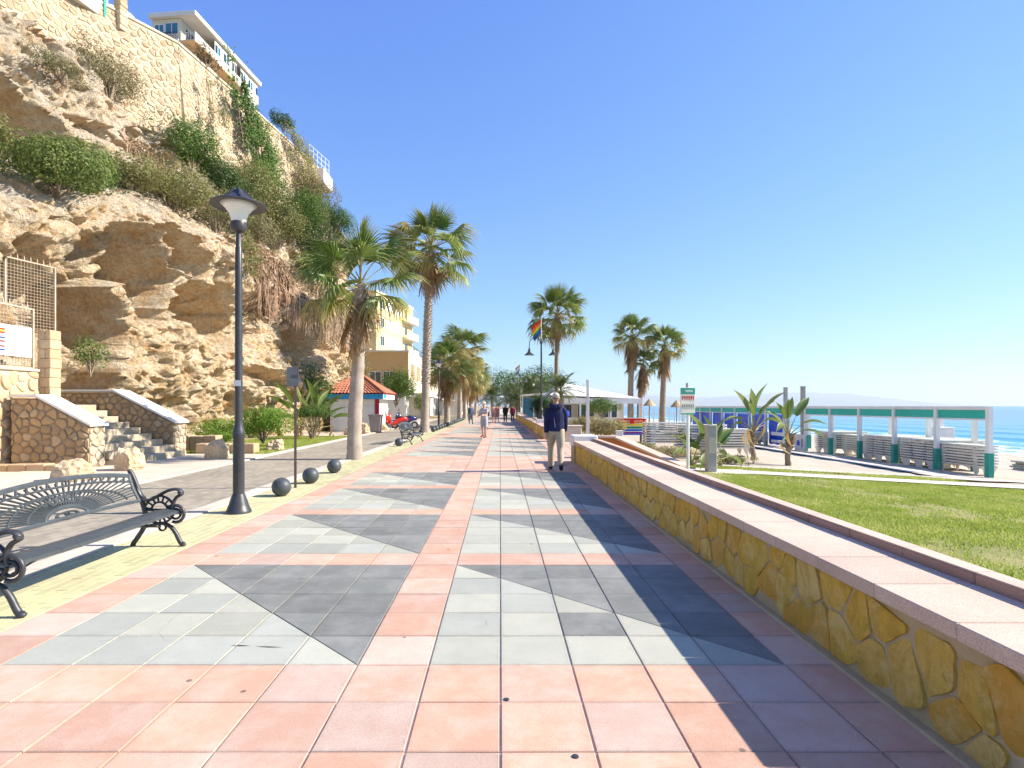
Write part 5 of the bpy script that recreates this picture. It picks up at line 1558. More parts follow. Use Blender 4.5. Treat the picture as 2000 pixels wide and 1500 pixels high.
# ================================================================ STREET FURNITURE
BI, GI = M['black_iron'], M['grey_iron']
def xz(pts, y, sub=4): return catmull([(x, y, z) for x, z in pts], sub)
def end_frame(t, y):
    """cast end of the bench in the plane y: legs, scrolls, arm"""
    m = MB(); fl = (0, 1, 0)
    W = .024
    def sw(pts, r0, r1=None, sub=5, w=W):
        c = xz(pts, y, sub); n = len(c); r1 = r1 or r0
        m.tube(c, [(w, r0+(r1-r0)*i/(n-1)) for i in range(n)], 8, True, fl)
    sw([(-.255, .0), (-.25, .03), (-.20, .10), (-.145, .19), (-.12, .29), (-.15, .43), (-.20, .58), (-.255, .72), (-.285, .775)], .026, .024)       # rear leg and back post
    sw([(.27, .02), (.245, .03), (.22, .07), (.185, .14), (.13, .205), (.05, .235), (-.04, .22), (-.13, .20)], .027, .016)   # front leg and lower arch
    m.ell((-.287, y, .775), (.024, .028, .024), 8, 6)
    m.ell((.262, y, .018), (.034, .03, .02), 8, 6); m.ell((-.255, y, .014), (.028, .028, .016), 8, 6)
    c = xz([(-.165, .50), (-.115, .475), (-.05, .49), (.03, .535), (.11, .575), (.18, .59), (.235, .575), (.25, .54), (.225, .525), (.19, .50), (.165, .45), (.16, .40), (.17, .36)], y, 5)
    m.tube(c, [(.03 if i < len(c)*.62 else .022, .017) for i in range(len(c))], 8, True, fl)           # arm rest and its support
    m.ell((.238, y, .558), (.03, .034, .026), 10, 6)
    def arc(cx, cz, r, a0, a1, rad, n=14, sz=1.0): sw([(cx+r*math.cos(R(a)), cz+r*sz*math.sin(R(a))) for a in np.linspace(a0, a1, n)], rad, rad, 1, .018)
    arc(.185, .335, .088, -110, 150, .017); arc(.185, .335, .052, -160, 150, .012)                      # front scroll
    arc(.02, .37, .150, 20, 160, .011); arc(.02, .37, .085, 10, 170, .010); arc(.02, .355, .145, 180, 355, .012, sz=.8); arc(.02, .355, .080, 185, 355, .010, sz=.8)
    for a in range(25, 170, 24): sw([(.02+.085*math.cos(R(a)), .37+.085*math.sin(R(a))), (.02+.15*math.cos(R(a)), .37+.15*math.sin(R(a)))], .008, .008, 1, .014)
    for a in range(200, 345, 24): sw([(.02+.08*math.cos(R(a)), .355+.064*math.sin(R(a))), (.02+.145*math.cos(R(a)), .355+.116*math.sin(R(a)))], .008, .008, 1, .014)
    sw([(-.14, .37), (-.06, .375), (.06, .375), (.16, .375)], .014, .014, 3)
    arc(.05, .195, .035, 0, 360, .009); sw([(-.20, .60), (-.165, .53), (-.13, .50)], .01, .01, 3)
    m.build('end_frame', BI, t, True, 60)
def make_bench(label, loc, rz=0, L=1.98):
    t = thing('iron_bench', label, 'bench', loc, rz, 'cast iron benches along the cycle lane')
    h = L/2
    for s in (-1, 1): end_frame(t, s*h)
    # seat slats, dished
    for k, (x0, x1, za, zb) in enumerate(((.0, .105, .380, .388), (.11, .215, .388, .372))):
        ys = np.linspace(-h+.01, h-.01, 15); m = MB(); vs = []
        for y in ys:
            s = -.012*math.cos(y/h*math.pi/2)
            vs += [(x0, y, za+s), (x1, y, zb+s), (x1, y, zb-.028+s), (x0, y, za-.028+s)]
        fs = [(0, 1, 2, 3), tuple(len(vs)-4+i for i in (3, 2, 1, 0))]
        for i in range(len(ys)-1):
            for j in range(4): fs.append((i*4+j, i*4+(j+1) % 4, i*4+4+(j+1) % 4, i*4+4+j))
        m.add(vs, fs); m.build('seat_slat', GI, t)
    # cast back panel: frame, sun-ray spokes, arcs and scrolls, on a leaning plane
    def bp(y, z): return Vector((-.165-(z-.48)*.40, y, z))
    m = MB(); nrm = Vector((1, 0, .40)).normalized()
    def rod(pts, w, th=.012): m.tube([bp(*p) for p in pts], [(th, w)]*len(pts), 6, True, tuple(nrm))
    top = lambda y: .725+.085*(1-(y/h)**2); bot = lambda y: .475+.018*(1-(y/h)**2)
    yy = np.linspace(-h+.03, h-.03, 25)
    rod([(y, top(y)) for y in yy], .024); rod([(y, bot(y)) for y in yy], .020)
    rod([(y, top(y)-.062) for y in yy], .010)
    for s in (-1, 1): rod([(s*(h-.04), bot(h)), (s*(h-.06), .6), (s*(h-.045), top(h))], .022)
    # solid half-moon at the centre bottom with scrolls
    rod([(.24*math.cos(a), .495+.085*math.sin(a)) for a in np.linspace(0, math.pi, 15)], .020)
    rod([(.13*math.cos(a), .51+.03*math.sin(a)) for a in np.linspace(0, 2*math.pi, 13)], .008)
    rod([(.05*math.cos(a)+.06, .515+.02*math.sin(a)) for a in np.linspace(0, 2*math.pi, 9)], .006); rod([(.05*math.cos(a)-.06, .515+.02*math.sin(a)) for a in np.linspace(0, 2*math.pi, 9)], .006)
    for a in np.linspace(6, 174, 33):
        c, s = math.cos(R(a)), math.sin(R(a)); y0, z0 = .24*c, .495+.085*s
        k = 0; y, z = y0, z0
        # run the spoke out to the frame
        dy, dz = c, s*.30+.02
        while k < 400 and abs(y) < h-.07 and z < top(y)-.03 and z > bot(y)-.001: y += dy*.01; z += dz*.01; k += 1
        if k > 2: rod([(y0, z0), ((y0+y)/2, (z0+z)/2+.006), (y, z)], .0075)
    for f in (.42, .60, .80):
        rod([(f*h*math.cos(a), .495+(.16 if f < .5 else .20)*math.sin(a)) for a in np.linspace(.12, math.pi-.12, 25)], .009)
    for s in (-1, 1):
        for cy, r_ in ((.10, .035), (.19, .030), (.03, .028)):
            rod([(s*cy+r_*math.cos(a), .645+r_*math.sin(a)) for a in np.linspace(0, 5.6, 12)], .010)
    for k in range(-8, 9):
        y = k*.105; rod([(y, top(y)-.062), (y+.03, top(y))], .008)
    m.build('back_panel', GI, t)
    # tie rods under the seat
    MB().tube([(.03, -h, .20), (.03, -h*.25, .355)], .008, 6).build('tie_rod', BI, t); MB().tube([(.03, h, .20), (.03, h*.25, .355)], .008, 6).build('tie_rod', BI, t)
    return t
b1 = make_bench('ornate cast iron bench in the left foreground', (-3.545, 4.88, 0))
b2 = copy_tree(b1); b2.location = (-3.5, 22.3, 0); b2['label'] = 'ornate cast iron bench further along, before the tallest palm'
b2.rotation_euler = (0, 0, R(-4))

# ---- street lamps
frost = NT('lamp_glass').pbr((.80, .80, .77), .35, spec=.5)
def street_lamp(label, loc):
    t = thing('street_lamp', label, 'street lamp', loc, 0, 'black street lamps along the cycle lane')
    MB().lathe([(.165, 0), (.165, .03), (.15, .05), (.125, .12), (.10, .20), (.085, .24), (.078, .26)], 20).build('base', BI, t, True, 40)
    MB().lathe([(.074, .255), (.074, 1.02), (.082, 1.03), (.082, 1.09), (.07, 1.13), (.055, 1.2), (.052, 1.24)], 16).build('lower_post', BI, t, True, 40)
    MB().box(-.03, .03, -.079, -.073, .55, .78, .004).build('hatch', BI, t)
    MB().lathe([(.05, 1.235), (.046, 3.2), (.044, 3.6), (.036, 3.62), (.034, 3.82)], 14).build('post', BI, t, True, 40)
    MB().lathe([(.05, 3.815), (.085, 3.83), (.098, 3.86), (.105, 3.93), (.10, 3.95)], 20).build('cup', BI, t, True, 40)
    MB().lathe([(.095, 3.945), (.10, 4.0), (.125, 4.07), (.175, 4.14), (.235, 4.19)], 24).build('glass_bowl', frost, t, True)
    MB().lathe([(.055, 3.95), (.055, 4.19)], 12).build('lamp_tube', M['white_paint'], t, True, 40)
    MB().lathe([(.24, 4.192), (.355, 4.165), (.362, 4.175), (.355, 4.19), (.21, 4.235), (.12, 4.31), (.055, 4.36), (.045, 4.39), (.03, 4.405)], 28).build('hood', BI, t, True, 50)
    for k in range(4):
        a = k*math.pi/2+.5; MB().bar((.20*math.cos(a), .20*math.sin(a), 4.245), (.05*math.cos(a), .05*math.sin(a), 4.40), .018, .045).build('fin', BI, t)
    return t
l1 = street_lamp('black street lamp with a wide disc hood beside the near bench', (-3.56, 7.72, 0))
stick = MB().box(-.045, .045, -.052, -.048, 1.72, 1.80).build('sticker', M['white_paint'], l1)
l2 = street_lamp('black street lamp of the same kind beyond the tallest palm', (-3.95, 36.5, 0))

def flag_lamp(label, loc, flagcols, cat='street lamp', tilt=0.0):
    t = thing('flag_lamp', label, cat, loc, 0, 'double arm lamps on the far seat wall')
    MB().box(-.27, .27, -.27, .27, 0, .78, .02).build('pedestal', M['white_wall'], t)
    MB().lathe([(.16, .78), (.16, .82), (.10, .9), (.085, 1.25), (.095, 1.27), (.06, 1.34), (.05, 1.5), (.042, 4.5), (.03, 4.85), (.045, 4.88), (.01, 4.98)], 14).build('post', BI, t, True, 40)
    for s in (-1, 1):
        pts = catmull([(0, 0, 4.55), (s*.10, 0, 4.85), (s*.33, 0, 5.0), (s*.55, 0, 4.86), (s*.62, 0, 4.58), (s*.62, 0, 4.42)], 4)
        a = MB().tube(pts, .02, 7).build('arm', BI, t, True)
        MB().lathe([(.03, .0), (.05, -.05), (.06, -.12), (.10, -.22), (.20, -.31), (.26, -.35), (.255, -.365), (.10, -.34)], 18).build('shade', BI, a, True, 50, loc=(s*.62, 0, 4.44))
        MB().ell((s*.62, 0, 4.085), (.11, .11, .05), 10, 6).build('bulb', frost, a, True)
    MB().tube([(0, 0, 4.9), (.0, 0, 6.0)], .016, 6).build('flag_staff', M['white_paint'], t)
    # flag: six bands hanging in folds from the staff
    for k, c in enumerate(flagcols):
        vs, fs = [], []
        nU, nV = 9, 3
        for i in range(nU+1):
            u = i/nU
            for j in range(nV+1):
                v = (k+j/nV)/len(flagcols)
                # limp flag: the fly end sags
                x = -u*.50*(1-.25*v); z = 5.95-.72*v-u*(.42+.10*math.sin(v*3)); y = .06*math.sin(u*7+v*2)*u
                vs.append((x, y, z))
        for i in range(nU):
            for j in range(nV): q = i*(nV+1)+j; fs.append((q, q+1, q+nV+2, q+nV+1))
        o = MB().add(vs, fs).build('flag_band', c, t, True)
    return t
def flat_col(n, c): return MAT(n, c, tuple(x*.85 for x in c), 3, .8, 0, var=.03)
RB = [flat_col('flag_'+n, c) for n, c in (('red', (.70, .03, .02)), ('orange', (.80, .22, .02)), ('yellow', (.82, .58, .03)), ('green', (.03, .28, .06)), ('blue', (.02, .12, .55)), ('violet', (.05, .08, .42)))]
flag_lamp('double arm lamp with a vivid rainbow flag on a white pedestal', (2.12, 29.3, 0), RB)
pale = [flat_col('pale_'+n, c) for n, c in (('rose', (.62, .30, .28)), ('cream', (.72, .66, .45)), ('white', (.75, .75, .72)), ('teal', (.10, .42, .45)), ('blue', (.03, .18, .50)))]
flag_lamp('far double arm lamp with a faded striped flag', (2.12, 61.3, 0), pale)

# ---- stone balls, signs and posts along the kerb
ball = MB().ell((0, 0, .145), (.152, .152, .150), 24, 16).mesh('ball', GI, True)
foot = MB().lathe([(.07, -.01), (.07, .02), (.055, .03)], 14).mesh('foot', GI, True)
ORD = ('first', 'second', 'third', 'fourth', 'fifth', 'sixth', 'seventh', 'eighth', 'ninth')
BALLS = [(-3.53, 9.15, 'nearest of the three black ball bollards past the street lamp'), (-3.56, 10.65, 'middle of the three black ball bollards past the street lamp'), (-3.6, 12.3, 'farthest of the three black ball bollards, before the nearest palm'),
         (-3.66, 20.5, 'lone black ball bollard in front of the second bench')]
BALLS += [(-3.75, 31.8+1.55*k, '%s black ball bollard in the row past the tallest palm' % ORD[k]) for k in range(9)]
BALLS += [(-3.8, 47+1.6*k, '%s black ball bollard in the far row before the walkers' % ORD[k]) for k in range(8)]
for x, y, lb in BALLS:
    t = thing('ball_bollard', lb, 'bollard', (x, y, 0), 0, 'ball bollards along the kerb'); inst('ball', ball, t); inst('foot', foot, t)
t = thing('sign_post', 'thin dark sign post seen from the side, between the ball bollards', 'sign', (-3.63, 10.05, 0), R(18))
MB().box(-.022, .022, -.022, .022, -.02, 2.17).build('post', MAT('rust_post', (.085, .06, .05), (.13, .08, .06), 6, .6), t)
MB().box(-.14, .06, -.030, -.024, 1.80, 2.14, .002).build('plate', MAT('sign_back', (.09, .10, .11), (.065, .07, .08), 4, .5), t); MB().box(-.06, .04, -.034, .03, 1.95, 2.0).build('clamp', BI, t)

# ---- rocks
def boulder(label, loc, r, seed, rz=0):
    bm = bmesh.new(); bmesh.ops.create_icosphere(bm, subdivisions=4, radius=1)
    co = np.array([v.co for v in bm.verts]); d = .30*ridged(co[:, 0]*1.1+seed, co[:, 1]*1.1, co[:, 2]*1.1, 3, seed)+.14*ridged(co[:, 0]*3+seed, co[:, 1]*3, co[:, 2]*3, 3, seed+5)+.04*fbm(co[:, 0]*9, co[:, 1]*9, co[:, 2]*9, 2, seed)
    f1, f2 = worley(co[:, 0]*1.2+seed, co[:, 1]*1.2, co[:, 2]*1.2, seed); d += .22*(f2-f1)
    r = tuple(.82*q for q in r); co = co*(.85+d)[:, None]*np.array(r); co[:, 2] = np.maximum(co[:, 2], -r[2]*.45)+r[2]*.40
    for v, c in zip(bm.verts, co): v.co = c
    me = bpy.data.meshes.new('boulder'); bm.to_mesh(me); bm.free(); me.materials.append(M['boulder'])
    o = inst('boulder', me, None, loc, (0, 0, rz)); return tag(o, label, 'rock', 'boulders along the cycle lane')
boulder('pale boulder behind the near bench', (-8.3, 11.0, 0), (.42, .36, .36), 1)
boulder('pale upright boulder in front of the stone steps', (-8.35, 12.75, 0), (.34, .32, .46), 2)
boulder('orange tinted boulder by the low stone edging', (-7.75, 15.5, 0), (.36, .33, .42), 3)
boulder('pale boulder in front of the clipped hedge', (-7.35, 18.6, 0), (.34, .32, .30), 4)
boulder('pale boulder left of the litter bin', (-7.15, 29.6, 0), (.42, .4, .48), 5)
boulder('small boulder at the foot of the nearest palm, by the kiosk', (-7.6, 28.6, 0), (.3, .3, .34), 6)
boulder('reddish boulder between the litter bin and the motorbikes', (-6.9, 33.2, 0), (.4, .4, .42), 7)

# ---- litter bin by the kiosk
t = thing('litter_bin', 'grey tapered litter bin beside the kiosk', 'litter bin', (-6.75, 30.8, 0))
bm1 = MAT('bin_grey', (.30, .27, .25), (.24, .21, .20), 3, .7)
MB().add([(-.24, -.24, .06), (.24, -.24, .06), (.24, .24, .06), (-.24, .24, .06), (-.32, -.32, .92), (.32, -.32, .92), (.32, .32, .92), (-.32, .32, .92)], [(0, 3, 2, 1), (4, 5, 6, 7), (0, 1, 5, 4), (1, 2, 6, 5), (2, 3, 7, 6), (3, 0, 4, 7)]).build('body', bm1, t)
MB().box(-.37, .37, -.37, .37, .922, 1.0, .02).build('rim', bm1, t); MB().box(-.28, .28, -.28, .28, -.02, .058).build('foot', BI, t)

# ---- parked motor scooters
def scooter(label, loc, rz, c):
    t = thing('motor_scooter', label, 'motor scooter', loc, rz)
    pm = MAT('scooter_paint', c, tuple(x*.8 for x in c), 3, .3, 0, var=.03, spec=.6)
    for y in (-.62, .62):
        w = MB().tube([(.09*0+.22*0, 0, 0)]*0 or [(-.06, y, .24), (.06, y, .24)], [.24, .24], 20).build('wheel', BI, t, True, 40)
        MB().tube([(-.065, y, .24), (.065, y, .24)], [.12, .12], 14).build('hub', M['grey_post'], w, True, 40)
    MB().tube([(0, .62, .30), (0, .52, .62), (0, .40, 1.0)], [(.07, .05), (.05, .05), (.04, .04)], 8).build('fork', BI, t, True)
    m = MB(); m.tube([(0, -.78, .62), (0, -.55, .68), (0, -.2, .55), (0, .1, .34), (0, .34, .40)], [(.10, .10), (.17, .16), (.19, .20), (.17, .08), (.15, .07)], 12); m.tube([(0, .36, .38), (0, .42, .7), (0, .36, .98)], [(.17, .05), (.20, .06), (.12, .05)], 12)
    m.ell((0, .62, .52), (.09, .22, .06), 12, 7); m.build('fairing', pm, t, True)
    MB().tube([(0, -.72, .79), (0, -.3, .80), (0, .0, .76)], [(.10, .04), (.15, .05), (.11, .04)], 12).build('saddle', BI, t, True)
    MB().tube([(-.34, .30, 1.02), (-.15, .37, 1.04), (.15, .37, 1.04), (.34, .30, 1.02)], .018, 6).build('handlebar', BI, t, True)
    MB().prism([Vector((-.16, .42, 1.0)), Vector((.16, .42, 1.0)), Vector((.12, .36, 1.36)), Vector((-.12, .36, 1.36))], (0, .012, 0)).build('windscreen', M['blue_glass'], t)
    MB().ell((0, .46, .90), (.08, .05, .07), 10, 7).build('headlight', M['white_paint'], t, True)
    for s in (-1, 1): MB().ell((s*.30, .36, 1.2), (.07, .02, .05), 8, 6).build('mirror', BI, t)
    return t
scooter('red motor scooter parked beside the kiosk', (-6.4, 34.5, 0), R(110), (.55, .02, .015))
scooter('dark blue motor scooter parked next to the red one', (-6.1, 36.2, 0), R(105), (.015, .03, .16))

# ================================================================ BEACH SIDE
# ---- white pergola frames with green bases
WP, GP = M['white_paint'], M['green_paint']
def grp(x): return float(gz(x))-.06
pg = thing('beach_pergola', 'long white beach pergola with green post bases and green valance', 'pergola', (0, 0, 0))
PX0, PX1 = 15.0, 16.3
PY = [17.4+2.09*k for k in range(15)]
valm = NT('green_valance')
vcol = valm.mix(valm.ramp(valm.noise(2, 4), [(.3, 0), (.7, 1)]), (.02, .42, .33), (.03, .50, .40)); valm = valm.pbr(vcol, .6)
for k, y in enumerate(PY):
    for x in ((PX0, PX1) if k else (PX0,)):
        z0 = grp(x)
        p = MB().box(x-.065, x+.065, y-.065, y+.065, z0+.75, 1.43).build('post', WP, pg)
        MB().box(x-.08, x+.08, y-.08, y+.08, z0-.15, z0+.748).build('post_base', GP, p)
    if k: MB().box(PX0+.067, PX1-.067, y-.05, y+.05, 1.30, 1.42).build('cross_beam', WP, pg)
for k in range(len(PY)-1):
    for x in ((PX0, PX1) if k else (PX0,)):
        MB().box(x-.05, x+.05, PY[k]+.067, PY[k+1]-.067, 1.33, 1.44).build('beam', WP, pg)
        MB().box(x-.03, x+.03, PY[k]+.067, PY[k+1]-.067, 1.00, 1.05).build('rail', WP, pg)
        MB().box(x-.008, x+.008, PY[k]+.07, PY[k+1]-.07, 1.052, 1.328).build('valance', valm, pg)
tarp_m = MAT('blue_tarp', (.02, .10, .72), (.015, .07, .55), 1.2, .45, .3, 8, .04, .08, .4)
def tarp(label, P, n=14, seed=0, sag=.08):
    """tarpaulin sheet hung between four corners, rumpled"""
    A, B, C, D = [Vector(p) for p in P]; vs, fs = [], []
    nn = (B-A).cross(D-A).normalized()
    for i in range(n+1):
        for j in range(n+1):
            u, v = i/n, j/n; p = (A*(1-u)+B*u)*(1-v)+(D*(1-u)+C*u)*v
            q = float(fbm(np.array([u*5.+seed]), np.array([v*4.]), np.array([seed*1.3]), 3, seed)[0]); e = math.sin(u*math.pi)*.6+.4
            vs.append(p+nn*(sag*q*e)-Vector((0, 0, .05*math.sin(u*math.pi*3)**2*(1-v))))
    for i in range(n):
        for j in range(n): q = i*(n+1)+j; fs.append((q, q+1, q+n+2, q+n+1))
    o = MB().add(vs, fs).build('tarpaulin', tarp_m, None, True)
    mod = o.modifiers.new('thick', 'SOLIDIFY'); mod.thickness = .006
    return tag(o, label, 'tarpaulin')
for k, (y0, y1) in enumerate(((29.9, 32.0), (32.1, 34.1), (34.2, 36.2), (36.3, 38.3), (38.4, 40.4), (40.5, 44.6))):
    tarp(['nearest blue tarpaulin hung in the pergola, behind the right banana-like plant', 'blue tarpaulin second from the near end of the tarped bays', 'blue tarpaulin third from the near end of the tarped bays',
          'blue tarpaulin fourth from the near end of the tarped bays', 'blue tarpaulin right of the green sign', 'large slack blue tarpaulin behind the green sign'][k],
         [(15.12, y0+.08, grp(15)+.12), (15.12, y1-.08, grp(15)+.12), (15.12, y1-.08, 1.0 if k < 4 else 1.3), (15.12, y0+.08, 1.0 if k < 4 else 1.3)], 14, k)
t = thing('beach_counter', 'white painted counter panels with a blue mark under the pergola', 'counter', (14.6, 29.0, grp(14.6)))
MB().box(-.04, .04, -1.9, -.95, 0, .80).build('panel', WP, t); MB().box(-.04, .04, -.85, 1.5, .62, .80).build('panel', WP, t); MB().box(-.04, .04, -.85, 1.5, .25, .38).build('panel', WP, t)
MB().lathe([(.14, 0), (.14, .012)], 16).build('blue_mark', tarp_m, t, loc=(-.042, -1.3, .38), rot=(0, R(-90), 0))
MB().box(-.048, -.042, -1.68, -1.60, .2, .6).build('blue_stripe', BI, t)
t = thing('tall_post', 'tall grey white post rising above the pergola, right one', 'post', (15.0, 28.1, grp(15)))
MB().box(-.09, .09, -.09, .09, -.1, 3.15, .01).build('shaft', M['grey_post'], t); MB().box(-.10, .10, -.10, .10, 3.152, 3.18).build('cap', M['grey_post'], t)
t = thing('tall_post', 'tall grey post rising above the pergola, left one behind the plant', 'post', (16.6, 33.0, grp(16.6)))
MB().box(-.09, .09, -.09, .09, -.1, 3.35, .01).build('shaft', M['grey_post'], t); MB().box(-.10, .10, -.10, .10, 3.352, 3.38).build('cap', M['grey_post'], t)
# lifeguard style white chair seen through the pergola
t = thing('lookout_chair', 'white lookout chair on the sand seen through the pergola', 'chair', (20.6, 26.5, grp(20.6)))
for x in (-.3, .3):
    for y in (-.3, .3): MB().bar((x, y, -.05), (x*.85, y*.85, 1.5), .09).build('leg', WP, t)
MB().box(-.36, .36, -.36, .36, 1.45, 1.53, .01).build('seat', WP, t); MB().box(-.36, .36, .28, .34, 1.53, 2.1, .01).build('backrest', WP, t); MB().box(-.36, .36, -.34, -.28, .7, 1.44, .01).build('front_board', WP, t)

# ---- sun loungers, every one in its stack
LP = MAT('lounger_plastic', (.76, .73, .65), (.68, .65, .56), 2, .55, .1, 50, .003, .07, .4)
def lounger_mesh(ap):
    m = MB(); L, W = .93, .31
    # frame with rounded corners
    ring = []
    for (cx, cy, a0) in ((L-.08, W-.08, 0), (-L+.08, W-.08, 90), (-L+.08, -W+.08, 180), (L-.08, -W+.08, 270)):
        for k in range(4): a = R(a0+30*k); ring.append((cx+.08*math.cos(a), cy+.08*math.sin(a)))
    n = len(ring)
    vs = [(x, y, .335) for x, y in ring]+[(x, y, .285) for x, y in ring]+[(x*.93, y*.82, .335) for x, y in ring]+[(x*.93, y*.82, .285) for x, y in ring]
    fs = []
    for i in range(n):
        j = (i+1) % n; fs += [(i, j, n+j, n+i), (i, 2*n+i, 2*n+j, j), (2*n+i, 3*n+i, 3*n+j, 2*n+j), (n+i, n+j, 3*n+j, 3*n+i)]
    m.add(vs, fs)
    for k in range(11): x = -L+.12+k*.165; m.box(x, x+.115, -W*.83, W*.83, .305, .328)
    for x, s in ((.62, 1), (-.62, -1)):
        for y in (-.25, .25):
            m.tube([(x, y, .29), (x+s*.05, y*1.02, .14), (x+s*.12, y*1.04, 0)], [(.035, .07), (.03, .055), (.02, .035)], 6)
        # moulded end apron, tapered
    for s in (-1, 1):
        m.add([(s*(L-.02), -.24, .29), (s*(L-.02), .24, .29), (s*(L-.06), .15, ap), (s*(L-.06), -.15, ap)], [(0, 1, 2, 3)])
    return m.mesh('sun_lounger', LP)
LM = lounger_mesh(.272); LM0 = lounger_mesh(.06)
lr = random.Random(8)
nL = 0
def stack(x, y, rz, n, label, pitch=.092):
    global nL
    z = grp(x)+.0
    for k in range(n):
        o = inst('sun_lounger', LM if k else LM0, None, (x+lr.uniform(-.012, .012), y+lr.uniform(-.012, .012), z+k*pitch), (0, 0, rz+R(lr.uniform(-.8, .8))))
        od = 'lowest' if k == 0 else 'topmost' if k == n-1 else ('second', 'third', 'fourth', 'fifth', 'sixth', 'seventh', 'eighth')[k-1]+' lowest'
        tag(o, label.replace('white sun lounger in', 'white sun lounger, %s of' % od), 'sun lounger', 'sun loungers stacked on the beach'); nL += 1
stack(15.42, 18.75, R(90), 8, 'white sun lounger in the sideways stack at the right end of the pergola')
for j, nm in enumerate(('right', 'middle', 'left')):
    stack(16.0, 19.85+.64*j, R(0), 9, 'white sun lounger in the %s end-on stack of the second pergola bay' % nm)
for j, nm in enumerate(('right', 'middle', 'left')):
    stack(16.0, 22.0+.64*j, R(0), 9, 'white sun lounger in the %s end-on stack of the third pergola bay' % nm)
stack(15.7, 24.7, R(90), 8, 'white sun lounger in the sideways stack of the fourth pergola bay')
for j, nm in enumerate(('right', 'left')):
    stack(16.0, 26.3+.66*j, R(0), 9, 'white sun lounger in the %s end-on stack left of the sideways stack' % nm)
for j in range(7):
    stack(13.9, 31.6+.72*j, R(0), 5, 'white sun lounger in end-on stack %s before the blue tarpaulins' % ('nearest the counter', 'second from the counter', 'third from the counter', 'fourth from the counter', 'fifth from the counter', 'sixth from the counter', 'farthest from the counter')[j])
stack(6.65, 22.6, R(6), 9, 'white sun lounger in the left stack beside the rainbow bench', .095)
stack(7.6, 21.6, R(3), 9, 'white sun lounger in the middle stack beside the rainbow bench', .095)
stack(8.3, 20.9, R(5), 8, 'white sun lounger in the right stack behind the concrete post', .095)
# a loose pile of dark boards near the water
t = thing('board_pile', 'pile of dark weathered boards on the sand near the water', 'boards', (20.9, 21.6, grp(20.9)))
for k in range(6): MB().box(-.95+lr.uniform(-.15, .15), .95+lr.uniform(-.15, .15), -.5, .5+lr.uniform(-.1, .1), k*.07, k*.07+.06).build('board', M['grey_post'], t)

# ---- rainbow bench
t = thing('rainbow_bench', 'wooden bench painted in rainbow stripes on the sand', 'bench', (5.75, 24.8, grp(5.75)), R(4))
for k in range(6):
    z = 1.10-.115*k
    MB().box(-.66, .66, -.03+.012*k*0, .02, z-.045, z+.045, .008).build('slat', RB[k] if k != 5 else flat_col('slat_violet', (.20, .02, .22)), t)
MB().box(-.66, .66, .06, .50, .42, .46, .008).build('seat', RB[4], t)
for x in (-.55, .55):
    MB().box(x-.04, x+.04, .022, .09, -.05, 1.12).build('back_leg', BI, t); MB().box(x-.04, x+.04, .42, .48, -.05, .42).build('leg', BI, t)
MB().box(-.10, .10, -.04, -.032, .92, 1.15).build('red_patch', RB[0], t)
t = thing('white_stub_post', 'short white post in front of the rainbow bench', 'post', (4.75, 22.6, grp(4.75)))
MB().box(-.12, .12, -.12, .12, -.1, .62, .015).build('shaft', WP, t); MB().box(-.135, .135, -.135, .135, .622, .66, .006).build('cap', WP, t)

# ---- green information sign on a white pole
t = thing('information_sign', 'beach information sign with green header on a white pole', 'sign', (4.40, 13.3, grp(4.4)), R(12))
MB().tube([(0, 0, -.05), (0, 0, 1.42)], .035, 12).build('pole', WP, t, True, 40)
MB().tube([(0, .03, 1.42), (0, .03, 2.16)], .03, 10).build('upper_pole', M['grey_post'], t, True, 40)
MB().box(-.20, .17, -.03, .0, 1.42, 2.05, .006).build('panel', MAT('sign_panel', (.74, .70, .62), None, 4, .5, 0), t)
MB().box(-.195, .165, -.034, -.0305, 1.90, 2.045).build('header', GP, t); MB().box(-.195, .165, -.034, -.0305, 1.425, 1.455).build('footer', GP, t)
m = MB()
for (x0, x1, z) in ((-.10, .10, 1.985), (-.08, .11, 1.955)): m.box(x0, x1, -.0365, -.035, z-.007, z+.007)
m.build('header_print', WP, t)
m = MB(); m2 = MB()
for k in range(7):
    x = -.17+k*.047
    m.box(x, x+.028, -.033, -.031, 1.79, 1.86); m.box(x+.006, x+.022, -.033, -.031, 1.755, 1.785)
    m2.box(x+.004, x+.024, -.033, -.031, 1.60, 1.66); m2.box(x+.010, x+.018, -.033, -.031, 1.55, 1.595)
m.build('red_pictograms', rm, t); m2.build('grey_pictograms', gm, t)
# ---- concrete shower post on its slab
t = thing('shower_post', 'stout grey concrete post on a slab at the lawn edge', 'post', (5.2, 14.0, grp(5.2)))
MB().box(-.75, .95, -.45, .45, -.1, .05, .01).build('slab', M['kerb'], t)
MB().box(-.115, .115, -.115, .115, .052, 1.20, .015).build('shaft', M['grey_post'], t); MB().box(-.09, .09, -.118, -.116, .5, .9).build('inset', M['kerb'], t)
# ---- white pole by the gap
t = thing('white_pole', 'tall white pole standing behind the white end block', 'pole', (3.30, 21.4, 0))
MB().box(-.05, .05, -.05, .05, -.1, 2.45, .006).build('shaft', WP, t); MB().box(-.28, .22, -.22, .22, -.05, .10, .01).build('footing', WP, t)
t = thing('stone_counter', 'pale stone block behind the walking man', 'block', (2.75, 23.3, 0)); MB().box(-.35, .55, -.3, .3, -.05, .60, .02).build('body', M['kerb'], t); MB().box(-.40, .60, -.34, .34, .602, .66, .01).build('top', M['kerb'], t)
